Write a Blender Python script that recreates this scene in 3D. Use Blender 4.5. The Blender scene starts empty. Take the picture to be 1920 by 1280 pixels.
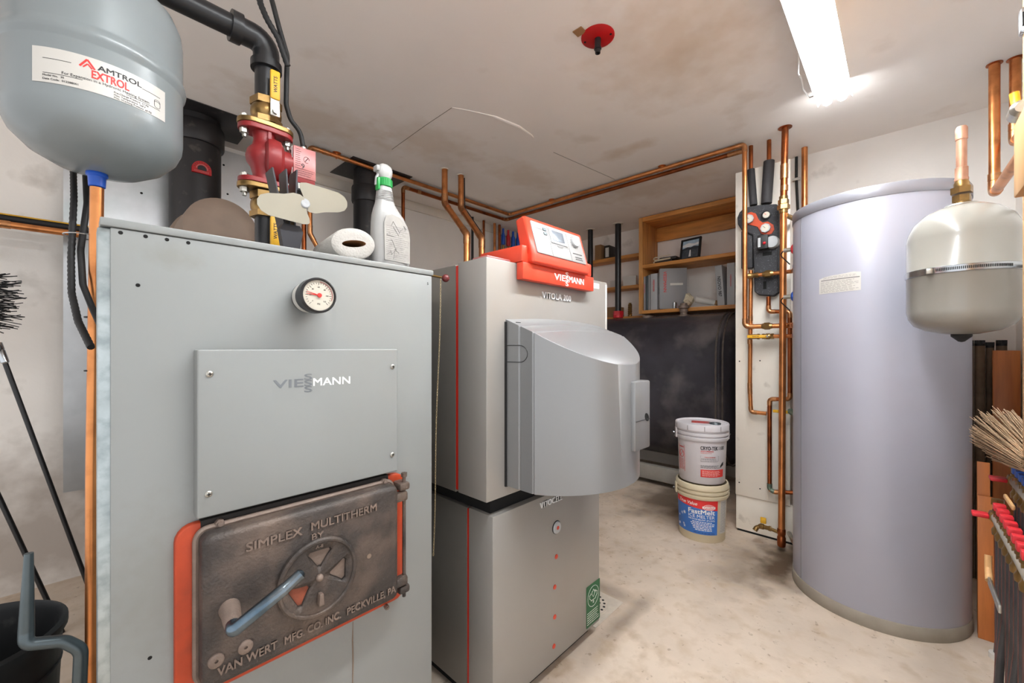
import bpy, bmesh, math, random
from mathutils import Vector, Matrix
random.seed(7)
SC = bpy.context.scene
COL = SC.collection
PI = math.pi

# ---------------------------------------------------------------- camera, world, exposure
YAW = math.radians(43.4); FPX = 772.0; HOR = 651.0; EYE = 1.17
cam_d = bpy.data.cameras.new('camera'); cam = bpy.data.objects.new('camera', cam_d); COL.objects.link(cam)
cam.location = (0, 0, EYE); cam.rotation_euler = (PI/2, 0, YAW - PI/2)
cam_d.sensor_width = 36; cam_d.lens = FPX/1920*36; cam_d.shift_y = (HOR-640)/1920
cam_d.clip_start = 0.02; cam_d.clip_end = 60
SC.camera = cam
SC.view_settings.view_transform = 'Standard'; SC.view_settings.look = 'None'
SC.view_settings.gamma = 1; SC.view_settings.use_curve_mapping = False
SC.view_settings.exposure = 1.4
SC.cycles.use_denoising = True
SC.cycles.max_bounces = 10; SC.cycles.diffuse_bounces = 8; SC.cycles.caustics_reflective = False; SC.cycles.caustics_refractive = False
SC.cycles.sample_clamp_indirect = 4
W = bpy.data.worlds.new('world'); SC.world = W; W.use_nodes = True
W.node_tree.nodes['Background'].inputs[0].default_value = (0.97, 0.98, 1.0, 1)
W.node_tree.nodes['Background'].inputs[1].default_value = 0.52
TUBE_POWER = 27.0
# ---------------------------------------------------------------- helpers
def at(px, py, ax, v):
    "the point of the plane <ax>=v seen at a pixel of the 1920x1280 photograph"
    f = Vector((math.cos(YAW), math.sin(YAW), 0)); r = Vector((math.sin(YAW), -math.cos(YAW), 0))
    d = f + r*((px-960)/FPX) + Vector((0, 0, (HOR-py)/FPX)); i = 'xyz'.index(ax); c = Vector((0, 0, EYE))
    return c + d*((v-c[i])/d[i])
def lin(c): return tuple((x/255/12.92 if x/255 <= .04045 else ((x/255+.055)/1.055)**2.4) for x in c)
MATS = {}
def mat(name, rgb, rough=.5, metal=0, var=.12, scale=6, bump=0, bscale=80, rgb2=None, amt=.5, lo=.45, hi=.65, scale2=3, stretch=(1,1,1), spec=.5, emit=0, coat=0):
    "procedural surface: base colour with fine variation, an optional second (wear) colour, optional bump"
    m = bpy.data.materials.new(name); m.use_nodes = True; nt = m.node_tree; N = nt.nodes; L = nt.links
    b = N['Principled BSDF']; b.inputs['Roughness'].default_value = rough; b.inputs['Metallic'].default_value = metal
    b.inputs['Specular IOR Level'].default_value = spec; b.inputs['Coat Weight'].default_value = coat
    tc = N.new('ShaderNodeTexCoord'); mp = N.new('ShaderNodeMapping'); mp.inputs['Scale'].default_value = stretch
    L.new(tc.outputs['Object'], mp.inputs[0])
    def noise(s, d=5):
        n = N.new('ShaderNodeTexNoise'); n.inputs['Scale'].default_value = s; n.inputs['Detail'].default_value = d
        L.new(mp.outputs[0], n.inputs['Vector']); return n
    n1 = noise(scale)
    rp = N.new('ShaderNodeValToRGB'); c = lin(rgb)
    rp.color_ramp.elements[0].position = .3; rp.color_ramp.elements[1].position = .7
    rp.color_ramp.elements[0].color = tuple(x*(1-var) for x in c)+(1,); rp.color_ramp.elements[1].color = tuple(min(1, x*(1+var)) for x in c)+(1,)
    L.new(n1.outputs['Fac'], rp.inputs[0]); out = rp.outputs[0]
    if rgb2:
        n2 = noise(scale2, 8); r2 = N.new('ShaderNodeMapRange'); r2.inputs[1].default_value = lo; r2.inputs[2].default_value = hi; r2.inputs[4].default_value = amt
        L.new(n2.outputs['Fac'], r2.inputs[0])
        mx = N.new('ShaderNodeMix'); mx.data_type = 'RGBA'; L.new(r2.outputs[0], mx.inputs['Factor']); L.new(out, mx.inputs[6]); mx.inputs[7].default_value = lin(rgb2)+(1,)
        out = mx.outputs[2]
    L.new(out, b.inputs['Base Color'])
    if bump:
        nb = noise(bscale, 3); bp = N.new('ShaderNodeBump'); bp.inputs['Strength'].default_value = bump; bp.inputs['Distance'].default_value = .004
        L.new(nb.outputs['Fac'], bp.inputs['Height']); L.new(bp.outputs[0], b.inputs['Normal'])
    if emit:
        b.inputs['Emission Color'].default_value = (.93, .97, 1.0, 1); b.inputs['Emission Strength'].default_value = emit
    MATS[name] = m; m['out'] = 0
    return m
def stain(m, spots, col, jag=6.0):
    "add shaped stains: spots = (centre, radius xyz, strength) in object space, ragged by noise"
    nt = m.node_tree; N = nt.nodes; L = nt.links; b = N['Principled BSDF']
    tc = N.new('ShaderNodeTexCoord'); ns = N.new('ShaderNodeTexNoise'); ns.inputs['Scale'].default_value = jag; ns.inputs['Detail'].default_value = 6
    L.new(tc.outputs['Object'], ns.inputs['Vector'])
    for c, r, s in spots:
        mp = N.new('ShaderNodeMapping'); mp.vector_type = 'TEXTURE'; mp.inputs['Location'].default_value = c; mp.inputs['Scale'].default_value = r
        L.new(tc.outputs['Object'], mp.inputs[0])
        ln = N.new('ShaderNodeVectorMath'); ln.operation = 'LENGTH'; L.new(mp.outputs[0], ln.inputs[0])
        ad = N.new('ShaderNodeMath'); ad.operation = 'MULTIPLY_ADD'; L.new(ns.outputs['Fac'], ad.inputs[0]); ad.inputs[1].default_value = 1.6; 
        L.new(ln.outputs['Value'], ad.inputs[2])
        mr = N.new('ShaderNodeMapRange'); mr.inputs[1].default_value = 1.85; mr.inputs[2].default_value = 1.05; mr.inputs[3].default_value = 0; mr.inputs[4].default_value = s
        L.new(ad.outputs[0], mr.inputs[0])
        src = b.inputs['Base Color'].links[0].from_socket
        mx = N.new('ShaderNodeMix'); mx.data_type = 'RGBA'; L.new(mr.outputs[0], mx.inputs['Factor']); L.new(src, mx.inputs[6]); mx.inputs[7].default_value = lin(col)+(1,)
        L.new(mx.outputs[2], b.inputs['Base Color'])
    return m
def speck(m, scale, lo, hi, col, amt):
    "small specks of grit or spatter"
    nt = m.node_tree; N = nt.nodes; L = nt.links; b = N['Principled BSDF']; tc = N.new('ShaderNodeTexCoord')
    n = N.new('ShaderNodeTexNoise'); n.inputs['Scale'].default_value = scale; n.inputs['Detail'].default_value = 4; L.new(tc.outputs['Object'], n.inputs['Vector'])
    r = N.new('ShaderNodeMapRange'); r.inputs[1].default_value = lo; r.inputs[2].default_value = hi; r.inputs[4].default_value = amt; L.new(n.outputs['Fac'], r.inputs[0])
    src = b.inputs['Base Color'].links[0].from_socket; mx = N.new('ShaderNodeMix'); mx.data_type = 'RGBA'; L.new(r.outputs[0], mx.inputs['Factor']); L.new(src, mx.inputs[6]); mx.inputs[7].default_value = lin(col)+(1,)
    L.new(mx.outputs[2], b.inputs['Base Color'])
def tag(o, label=None, cat=None, group=None, kind=None):
    if label: o['label'] = label
    if cat: o['category'] = cat
    if group: o['group'] = group
    if kind: o['kind'] = kind
    return o
def root(name, loc, label, cat, group=None):
    o = bpy.data.objects.new(name, None); o.empty_display_size = .05; COL.objects.link(o); o.location = loc
    return tag(o, label, cat, group)
def base_of(o):
    v = Vector((0, 0, 0))
    while o: v += o.location; o = o.parent
    return v
def part(parent, name, bm, m, label=None, smooth=True, bev=0, kind=None):
    "one mesh object; vertices are given in world space"
    off = base_of(parent) if parent else Vector((0, 0, 0))
    if parent is None:
        xs = [v.co for v in bm.verts]
        off = Vector(((min(c.x for c in xs)+max(c.x for c in xs))/2, (min(c.y for c in xs)+max(c.y for c in xs))/2, min(c.z for c in xs)))
    bmesh.ops.translate(bm, verts=bm.verts, vec=-off)
    bmesh.ops.recalc_face_normals(bm, faces=bm.faces)
    me = bpy.data.meshes.new(name); bm.to_mesh(me); bm.free()
    if m: me.materials.append(m)
    o = bpy.data.objects.new(name, me); COL.objects.link(o)
    if parent: o.parent = parent
    else: o.location = off
    if smooth:
        for p in me.polygons: p.use_smooth = True
        me.set_sharp_from_angle(angle=math.radians(38))
    if bev:
        md = o.modifiers.new('bevel', 'BEVEL'); md.width = bev; md.segments = 3; md.limit_method = 'ANGLE'; md.angle_limit = math.radians(40)
    return tag(o, label, None, None, kind)
def single(name, bm, m, label, cat, group=None, kind=None, **k):
    o = part(None, name, bm, m, **k); return tag(o, label, cat, group, kind)
def struct(name, bm, m): o = part(None, name, bm, m, smooth=False); o['kind'] = 'structure'; return o
def copy_tree(o, par=None):
    c = o.copy(); COL.objects.link(c); c.parent = par
    for ch in list(o.children): copy_tree(ch, c)
    return c
B = bmesh.new
def box(bm, x0, x1, y0, y1, z0, z1, bev=0, M=None, seg=2):
    vs = [bm.verts.new((x, y, z)) for x in (x0, x1) for y in (y0, y1) for z in (z0, z1)]
    fs = [bm.faces.new([vs[i] for i in q]) for q in ((0,1,3,2),(4,6,7,5),(0,4,5,1),(2,3,7,6),(0,2,6,4),(1,5,7,3))]
    if bev:
        r = bmesh.ops.bevel(bm, geom=list({e for f in fs for e in f.edges}), offset=bev, segments=seg, affect='EDGES', profile=.5)
        vs = list({v for f in r['faces'] for v in f.verts} | {v for v in vs if v.is_valid} | {v for f in fs if f.is_valid for v in f.verts})
    if M is not None: bmesh.ops.transform(bm, matrix=M, verts=[v for v in vs if v.is_valid])
    return bm
def fillet(pts, rb, n=6):
    pts = [Vector(p) for p in pts]; out = [pts[0]]
    for i in range(1, len(pts)-1):
        p, a, c = pts[i], pts[i-1], pts[i+1]; u = (a-p); w = (c-p); lu, lw = u.length, w.length; u.normalize(); w.normalize()
        ang = u.angle(w)
        if ang > math.radians(176) or rb <= 0: out.append(p); continue
        t = min(rb/math.tan(ang/2), lu*.49, lw*.49); r = t*math.tan(ang/2)
        cen = p + (u+w).normalized()*(r/math.sin(ang/2)); s = p+u*t; e = p+w*t
        d0 = s-cen; d1 = e-cen; th = d0.angle(d1)
        for k in range(n+1):
            f = k/n; out.append(cen + (d0*math.sin((1-f)*th)+d1*math.sin(f*th))/math.sin(th))
    out.append(pts[-1]); return out
def tube(bm, pts, r, seg=14, rb=0, cap=True, closed=False, n=6):
    P = fillet(pts, rb, n) if rb else [Vector(p) for p in pts]
    rr = list(r) if isinstance(r, (list, tuple)) else [r]*len(P)
    if len(rr) != len(P):
        q = [i*(len(rr)-1)/(len(P)-1) for i in range(len(P))]; rr = [rr[int(t)]*(1-t % 1) + rr[min(int(t)+1, len(rr)-1)]*(t % 1) for t in q]
    rings = []; nrm = None
    for i, p in enumerate(P):
        if closed: t = (P[(i+1) % len(P)]-P[i-1]).normalized()
        else: t = ((P[min(i+1, len(P)-1)]-p).normalized() + (p-P[max(i-1, 0)]).normalized()).normalized()
        if nrm is None: nrm = t.orthogonal().normalized()
        nrm = (nrm - t*nrm.dot(t)).normalized(); b = t.cross(nrm)
        rings.append([bm.verts.new(p + (nrm*math.cos(2*PI*k/seg) + b*math.sin(2*PI*k/seg))*rr[i]) for k in range(seg)])
    m = len(rings)
    for i in range(m if closed else m-1):
        A, Bq = rings[i], rings[(i+1) % m]
        for k in range(seg): bm.faces.new((A[k], A[(k+1) % seg], Bq[(k+1) % seg], Bq[k]))
    if cap and not closed: bm.faces.new(rings[0][::-1]); bm.faces.new(rings[-1])
    return bm
def cyl(bm, a, b, r, seg=20, r2=None): return tube(bm, [a, b], [r, r if r2 is None else r2], seg)
def lathe(bm, prof, o, axis=(0, 0, 1), seg=48, sx=1, sy=1):
    ax = Vector(axis).normalized(); u = ax.orthogonal().normalized() if abs(ax.z) < .99 else Vector((1, 0, 0)); w = ax.cross(u); o = Vector(o)
    rings = []
    for r, z in prof:
        if r < 1e-6: rings.append([bm.verts.new(o+ax*z)])
        else: rings.append([bm.verts.new(o + ax*z + u*(r*sx*math.cos(2*PI*k/seg)) + w*(r*sy*math.sin(2*PI*k/seg))) for k in range(seg)])
    for A, Q in zip(rings, rings[1:]):
        for k in range(seg):
            k2 = (k+1) % seg
            if len(A) == 1 and len(Q) == 1: continue
            if len(A) == 1: bm.faces.new((A[0], Q[k], Q[k2]))
            elif len(Q) == 1: bm.faces.new((A[k], Q[0], A[k2]))
            else: bm.faces.new((A[k], A[k2], Q[k2], Q[k]))
    if len(rings[0]) > 1: bm.faces.new(rings[0][::-1])
    if len(rings[-1]) > 1: bm.faces.new(rings[-1])
    return bm
def ball(bm, c, r, seg=16, sz=1): 
    return lathe(bm, [(r*math.sin(PI*i/10), -r*sz*math.cos(PI*i/10)) for i in range(11)], c, seg=seg)
def flat(o, ux, uy):
    o, ux, uy = Vector(o), Vector(ux).normalized(), Vector(uy).normalized(); n = ux.cross(uy)
    return lambda u, v, w: o + ux*u + uy*v + n*w
def bent(cx, cy, r, phi0, z0, taper=0):
    def F(u, v, w):
        R = r + taper*v; p = phi0 + u/r; return Vector((cx+(R+w)*math.cos(p), cy+(R+w)*math.sin(p), z0+v))
    return F
def prism(bm, poly, F, w0, w1):
    a = [bm.verts.new(F(u, v, w0)) for u, v in poly]; b = [bm.verts.new(F(u, v, w1)) for u, v in poly]
    bm.faces.new(a[::-1]); bm.faces.new(b)
    for i in range(len(a)): j = (i+1) % len(a); bm.faces.new((a[i], a[j], b[j], b[i]))
    return bm
def rr(u0, u1, v0, v1, r, n=5):
    out = []
    for cx, cy, a in ((u1-r, v1-r, 0), (u0+r, v1-r, 90), (u0+r, v0+r, 180), (u1-r, v0+r, 270)):
        for k in range(n+1): t = math.radians(a+90*k/n); out.append((cx+r*math.cos(t), cy+r*math.sin(t)))
    return out
def rslab(bm, F, u0, u1, v0, v1, r, w0, w1, bev=.003, n=5):
    "rounded-rectangle slab from w0 (back) to w1 (front) with a rounded front edge"
    rings = [(0, w0)] + [(bev*(1-math.cos(t)), w1-bev+bev*math.sin(t)) for t in (0, PI/6, PI/3, PI/2)]
    prev = None
    for ins, w in rings:
        ring = [bm.verts.new(F(u, v, w)) for u, v in rr(u0+ins, u1-ins, v0+ins, v1-ins, max(r-ins, .0002), n)]
        if prev is None: bm.faces.new(ring[::-1])
        else:
            for i in range(len(ring)): j = (i+1) % len(ring); bm.faces.new((prev[i], prev[j], ring[j], ring[i]))
        prev = ring
    bm.faces.new(prev); return bm
def sheet(bm, F, u0, u1, v0, v1, w0=0, w1=.0008, nu=1):
    "thin slab, split along u so that it can follow a curved surface"
    A = []
    for i in range(nu+1):
        u = u0+(u1-u0)*i/nu; A.append([bm.verts.new(F(u, v, w)) for v, w in ((v0, w0), (v0, w1), (v1, w1), (v1, w0))])
    for a, b in zip(A, A[1:]):
        for k in range(4): bm.faces.new((a[k], a[(k+1) % 4], b[(k+1) % 4], b[k]))
    bm.faces.new(A[0]); bm.faces.new(A[-1][::-1]); return bm
def text(bm, s, F, u, v, h, width=None, ext=.0006, w0=0, bold=0, align='CENTER', shear=0):
    "letters of cap height h as real geometry, laid out on the surface map F"
    cu = bpy.data.curves.new('t', 'FONT'); cu.body = s; cu.size = 1; cu.align_x = 'LEFT'; cu.resolution_u = 3; cu.shear = shear
    ob = bpy.data.objects.new('t', cu); COL.objects.link(ob)
    me = bpy.data.meshes.new_from_object(ob.evaluated_get(bpy.context.evaluated_depsgraph_get()))
    bpy.data.objects.remove(ob); bpy.data.curves.remove(cu)
    vs = [p.co.copy() for p in me.vertices]
    if not vs: return bm
    x0 = min(c.x for c in vs); x1 = max(c.x for c in vs); k = h/max(c.y for c in vs); kx = (width/(x1-x0)) if width else k
    ou = {'CENTER': -(x1-x0)*kx/2, 'LEFT': 0, 'RIGHT': -(x1-x0)*kx}[align]
    for su, sv in (((0, 0),) if not bold else ((-1, -1), (-1, 1), (1, -1), (1, 1))):
        du, dv = su*bold*h*.9, sv*bold*h*.7; e = ext+(su+sv*.5)*.00002
        lo = [bm.verts.new(F(u+du+ou+(c.x-x0)*kx, v+dv+c.y*k, w0)) for c in vs]; hi = [bm.verts.new(F(u+du+ou+(c.x-x0)*kx, v+dv+c.y*k, w0+e)) for c in vs]
        cnt = {}
        for p in me.polygons:
            ids = list(p.vertices)
            try: bm.faces.new([hi[i] for i in ids])
            except ValueError: pass
            for i in range(len(ids)):
                e2 = (ids[i], ids[(i+1) % len(ids)]); key = tuple(sorted(e2)); cnt.setdefault(key, []).append(e2)
        for k_, es in cnt.items():
            if len(es) == 1:
                a, b = es[0]
                try: bm.faces.new((lo[a], lo[b], hi[b], hi[a]))
                except ValueError: pass
    bpy.data.meshes.remove(me); return bm
def fine(bm, F, u0, u1, v0, v1, rows, w=.0009, seed=1, fill=.62, nu=1):
    "rows of print too small to read"
    R = random.Random(seed); dv = (v1-v0)/rows
    for i in range(rows):
        u = u0; end = u1-(u1-u0)*R.random()*.25
        while u < end:
            L = (u1-u0)*R.uniform(.05, .16); L = min(L, end-u)
            sheet(bm, F, u, u+L, v1-(i+.5)*dv-dv*fill/4, v1-(i+.5)*dv+dv*fill/4, w-.0004, w, nu)
            u += L+(u1-u0)*.025
    return bm
def ring(bm, c, r, tr, axis='z', seg=48, a0=0, a1=2*PI, ts=8):
    c = Vector(c); U, V = {'z': ((1,0,0),(0,1,0)), 'y': ((1,0,0),(0,0,1)), 'x': ((0,1,0),(0,0,1))}[axis]; U, V = Vector(U), Vector(V)
    full = abs(a1-a0-2*PI) < 1e-6; n = seg if full else seg+1
    return tube(bm, [c+U*(r*math.cos(a0+(a1-a0)*k/seg))+V*(r*math.sin(a0+(a1-a0)*k/seg)) for k in range(n)], tr, ts, closed=full)
def carve(o, cutters):
    "cut pockets into a part"
    for c in cutters:
        md = o.modifiers.new('cut', 'BOOLEAN'); md.object = c; md.operation = 'DIFFERENCE'; md.solver = 'EXACT'
    dg = bpy.context.evaluated_depsgraph_get(); me = bpy.data.meshes.new_from_object(o.evaluated_get(dg)); o.modifiers.clear(); o.data = me
    for c in cutters: bpy.data.objects.remove(c)
# ---------------------------------------------------------------- materials
X, Y, Z = Vector((1,0,0)), Vector((0,1,0)), Vector((0,0,1))
m_wall = mat('painted_wall', (242,237,231), .75, var=.05, scale=2.5, bump=.12, bscale=60, rgb2=(150,140,128), amt=.5, lo=.62, hi=.78, scale2=5)
m_ceil = mat('painted_ceiling', (246,239,233), .8, var=.04, scale=1.6, bump=.1, bscale=40, rgb2=(190,168,142), amt=.4, lo=.6, hi=.75, scale2=2.5)
m_floor = mat('concrete_floor', (204,188,171), .72, var=.1, scale=5, bump=.25, bscale=45, rgb2=(184,162,136), amt=.55, lo=.5, hi=.7, scale2=14)
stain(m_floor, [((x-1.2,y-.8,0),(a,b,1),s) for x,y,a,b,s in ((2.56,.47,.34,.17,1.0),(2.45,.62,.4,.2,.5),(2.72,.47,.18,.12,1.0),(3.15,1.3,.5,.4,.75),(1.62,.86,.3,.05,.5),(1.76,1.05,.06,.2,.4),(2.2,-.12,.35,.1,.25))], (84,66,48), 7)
speck(m_floor, 38, .64, .74, (120,98,74), .55); speck(m_floor, 9, .58, .75, (150,124,94), .5)
m_white_board = mat('white_board', (240,232,220), .55, var=.05, scale=3, rgb2=(140,122,100), amt=.5, lo=.64, hi=.76, scale2=9)
m_trimw = mat('white_trim', (226,218,206), .6, var=.06)
m_boiler = mat('grey_green_enamel', (137,140,139), .32, var=.035, scale=3, bump=.03, bscale=25, rgb2=(150,152,146), amt=.35, lo=.6, hi=.8, scale2=4)
stain(m_boiler, [((-.27,-.33,.75),(.1,.2,.16),.3),((-.25,-.33,1.335),(.06,.2,.025),.35)], (120,118,110), 40)
m_galv = mat('galvanized_steel', (176,186,188), .38, .85, var=.16, scale=22, rgb2=(120,132,136), amt=.5, scale2=40)
m_shield = mat('zinc_sheet', (196,198,200), .33, .75, var=.1, scale=7, rgb2=(120,150,145), amt=.35, lo=.52, hi=.7, scale2=3)
m_vit = mat('shaded_silver_enamel', (120,116,110), .36, .35, var=.03, scale=3)  # darker copy of the front enamel, with the shade of the sides painted in
m_vitf = mat('silver_front_enamel', (156,153,148), .4, .25, var=.03, scale=2.5, rgb2=(150,140,128), amt=.35, lo=.55, hi=.75, scale2=3)
m_cover = mat('silver_plastic_cover', (137,138,139), .3, .3, var=.02, scale=4)
m_orange = mat('orange_plastic', (204,66,42), .38, var=.04)
m_orange2 = mat('orange_paint', (176,62,26), .5, var=.12, scale=18, rgb2=(110,50,30), amt=.6, lo=.55, hi=.75, scale2=14)
m_red = mat('red_strip', (206,42,26), .4, var=.06)
m_iron = mat('cast_iron', (66,60,57), .55, .35, var=.25, scale=18, bump=.5, bscale=170, rgb2=(122,104,92), amt=.75, lo=.44, hi=.68, scale2=8)
m_iron_l = mat('worn_highlit_cast_iron', (124,108,98), .55, .3, var=.2, scale=20, bump=.3, bscale=160)  # pale iron for worn fittings and for painted letter highlights
m_steel = mat('polished_steel', (186,190,194), .22, 1, var=.08)
m_blued = mat('blued_steel', (120,130,138), .25, 1, var=.3, scale=25, rgb2=(70,96,116), amt=.7, lo=.45, hi=.6, scale2=12)
m_zinc = mat('zinc_plated_bolt', (178,176,168), .35, .9, var=.15, scale=40)
m_black = mat('black_paint', (30,30,32), .35, var=.2, scale=12, rgb2=(80,78,78), amt=.35, lo=.62, hi=.8, scale2=14)
m_flue = mat('black_stove_pipe', (44,42,43), .42, .3, var=.18, scale=8, rgb2=(98,90,84), amt=.5, lo=.62, hi=.75, scale2=20)
m_rust = mat('brown_heat_worn_steel', (134,116,102), .62, .3, var=.12, scale=10, bump=.1, rgb2=(140,124,108), amt=.5, scale2=9)
m_rubber = mat('black_rubber', (24,24,25), .6, var=.2, scale=30)
m_dark = mat('dark_hole', (10,10,10), .9, var=.1)
m_cu = mat('copper', (214,142,88), .32, .92, var=.14, scale=9, rgb2=(120,62,34), amt=.6, lo=.5, hi=.72, scale2=12)
m_cu_p = mat('dull_pink_copper', (182,138,114), .5, .5, var=.1, scale=20, rgb2=(140,98,76), amt=.5, scale2=14)
m_heat = mat('heat_reddened_iron', (136,70,48), .6, .1, var=.25, scale=60)
m_shade = mat('shade_dark_steel', (34,29,27), .7, .1, var=.3, scale=20)
m_cu_d = mat('tarnished_copper', (168,94,54), .36, 1, var=.2, scale=14, rgb2=(92,52,34), amt=.7, lo=.48, hi=.7, scale2=10)
m_solder = mat('soldered_joint', (196,140,96), .36, 1, var=.2, scale=60)
m_brass = mat('brass', (158,126,78), .35, .9, var=.15, scale=30, rgb2=(108,92,62), amt=.6, scale2=16)
m_green_cu = mat('verdigris_valve', (112,128,112), .55, .6, var=.25, scale=50)
m_pump = mat('red_pump_enamel', (142,36,38), .42, var=.12, scale=10, rgb2=(84,32,30), amt=.5, lo=.55, hi=.75, scale2=9)
m_pumpface = mat('pink_rating_plate', (176,112,110), .35, .2, var=.05)
m_yellow = mat('yellow_grip', (226,172,40), .45, var=.08)
m_tank_g = mat('blue_grey_tank_enamel', (126,133,135), .27, var=.03, scale=3, rgb2=(104,110,112), amt=.3, lo=.6, hi=.8, scale2=5)
m_label = mat('silver_white_label', (196,193,187), .35, var=.03, scale=4)
m_paper = mat('white_paper', (206,203,197), .7, var=.03)
m_ink = mat('black_ink', (34,34,36), .6, var=.05)
m_ink_g = mat('grey_ink', (120,118,116), .6, var=.1)
m_ink_r = mat('red_ink', (206,48,44), .55, var=.05)
m_ink_w = mat('white_ink', (240,238,234), .5, var=.02)
m_ink_b = mat('blue_ink', (26,48,120), .5, var=.05)
m_logo = mat('silver_lettering', (232,233,234), .35, .1, var=.03)
m_logo_d = mat('dull_silver_lettering', (122,126,130), .35, .6, var=.12, scale=40)
m_tank_l = mat('lavender_grey_tank', (171,172,185), .36, .12, var=.02, scale=2, rgb2=(158,157,165), amt=.35, lo=.6, hi=.8, scale2=3)
m_rim = mat('grey_rim', (150,150,158), .35, .3, var=.04)
m_base = mat('dusty_base_ring', (150,142,130), .6, .1, var=.1, scale=14)
m_cream = mat('cream_white_enamel', (146,143,136), .24, var=.02, scale=3, coat=.3)
m_oil = mat('scuffed_black_oil_tank', (52,50,57), .34, .2, var=.3, scale=5, rgb2=(140,132,130), amt=.65, lo=.5, hi=.8, scale2=3, bump=.05, bscale=30)
m_oil_seam = mat('worn_tank_edge', (92,84,78), .5, .3, var=.35, scale=20, stretch=(4,4,1))
m_wood = mat('pine_board', (204,140,72), .55, var=.2, scale=3, stretch=(10,1.2,10), rgb2=(132,78,36), amt=.55, lo=.5, hi=.7, scale2=2.5)
m_woodv = mat('pine_upright', (204,146,82), .55, var=.2, scale=3, stretch=(10,10,1.2), rgb2=(132,80,38), amt=.55, lo=.5, hi=.7, scale2=2.5)
m_stud = mat('planed_lumber', (206,160,108), .55, var=.1, scale=3, stretch=(10,10,1), rgb2=(178,124,72), amt=.5, scale2=2.5)
m_panel = mat('oak_wall_panel', (192,114,56), .4, var=.16, scale=3, stretch=(12,12,1), rgb2=(140,74,32), amt=.5, scale2=2.2)
m_tubefoam = mat('dusty_brown_foam', (112,94,76), .85, var=.18, scale=20, bump=.3)
m_epp = mat('black_speckled_foam', (44,44,48), .7, var=.1, rgb2=(120,120,124), amt=.7, lo=.6, hi=.7, scale2=160, bump=.15, bscale=200)
m_foamin = mat('pipe_foam_sleeve', (48,46,48), .75, var=.12, scale=20)
m_pailw = mat('white_pail_plastic', (212,208,212), .42, var=.03, scale=5)
m_pailc = mat('cream_pail_plastic', (212,199,170), .42, var=.05, scale=4, rgb2=(190,170,136), amt=.4, lo=.6, hi=.8)
m_lab_b = mat('blue_label', (52,110,188), .45, var=.12, scale=9, rgb2=(120,150,200), amt=.35, lo=.5, hi=.7, scale2=6)
m_lab_r = mat('red_label', (216,46,46), .45, var=.05)
m_green = mat('green_label', (34,92,54), .5, var=.08)
m_gcap = mat('green_plastic', (24,142,64), .4, var=.05)
m_bottle = mat('white_bottle_plastic', (158,157,155), .38, var=.02)
m_towel = mat('paper_towel', (180,176,170), .9, var=.05, scale=30, bump=.5, bscale=220)
m_card = mat('cardboard', (150,112,74), .8, var=.1)
m_bluef = mat('blue_plastic', (28,84,186), .4, var=.06)
m_redh = mat('red_handle', (198,34,44), .42, var=.06)
m_grey_p = mat('light_grey_plastic', (172,174,176), .4, var=.03)
m_face = mat('control_faceplate', (148,147,146), .4, var=.02)
m_lcd = mat('lcd_glass', (96,104,114), .3, var=.04)
m_dial = mat('gauge_dial', (198,192,178), .5, var=.03)
m_fan = mat('ivory_fan_blade', (166,160,144), .35, 0, var=.04)
m_fin = mat('anodized_dark_fin', (58,58,62), .38, .6, var=.1)
m_book = mat('grey_binder', (142,142,144), .5, var=.04)
m_leather = mat('dark_leather', (44,38,34), .55, var=.2, scale=30)
m_page = mat('page_edges', (212,200,174), .8, var=.1, scale=60)
m_dgrey = mat('grey_steel_tube', (92,102,106), .38, .7, var=.12, scale=12)
m_hod = mat('black_ash_bucket', (26,27,29), .45, .3, var=.2, scale=10, rgb2=(90,88,86), amt=.4, lo=.62, hi=.8, scale2=24)
m_straw = mat('straw_bristle', (176,148,118), .8, var=.25, scale=20)
m_bristle = mat('black_bristle', (20,20,21), .6, var=.2)
m_pex = mat('black_pex', (56,55,57), .45, var=.2, scale=20)
m_pexr = mat('dusty_red_stripe', (104,62,56), .5, var=.2, scale=20)
m_tube = mat('lit_fluorescent_tube', (250,250,248), .4, var=0, emit=TUBE_POWER)
m_fix = mat('white_enamel_fixture', (242,242,240), .35, var=.01)
m_esc = mat('red_escutcheon', (176,8,14), .4, var=.05)
m_concrete = mat('grey_concrete', (146,140,132), .8, var=.12, scale=8)
m_drain = mat('white_drain_plate', (196,186,172), .55, var=.12, scale=20)
m_chain = mat('bead_chain', (196,178,140), .35, .9, var=.1)
m_knob = mat('maroon_knob', (96,34,34), .3, var=.1)
m_sky = mat('photo_sky', (172,196,214), .4, var=.2, scale=20); m_cloud = mat('photo_cloud', (232,236,238), .4, var=.1, scale=20)
m_hill = mat('photo_hill', (52,58,66), .4, var=.2, scale=30); m_lake = mat('photo_lake', (70,78,86), .4, var=.35, scale=30)

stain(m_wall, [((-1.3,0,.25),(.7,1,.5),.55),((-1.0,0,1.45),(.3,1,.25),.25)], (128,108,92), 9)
# ceiling: drywall joint and cracks (wear with its own shape)
stain(m_ceil, [((.55,-.1,0),(.5,.4,1),.4),((-.3,1.55,0),(.5,.25,1),.45),((.3,1.3,0),(.35,.25,1),.4),((1.2,.5,0),(.08,.25,1),.5),((1.9,.6,0),(.25,.5,1),.4),((1.05,1.2,0),(.4,.2,1),.35)], (206,182,154), 8)

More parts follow.
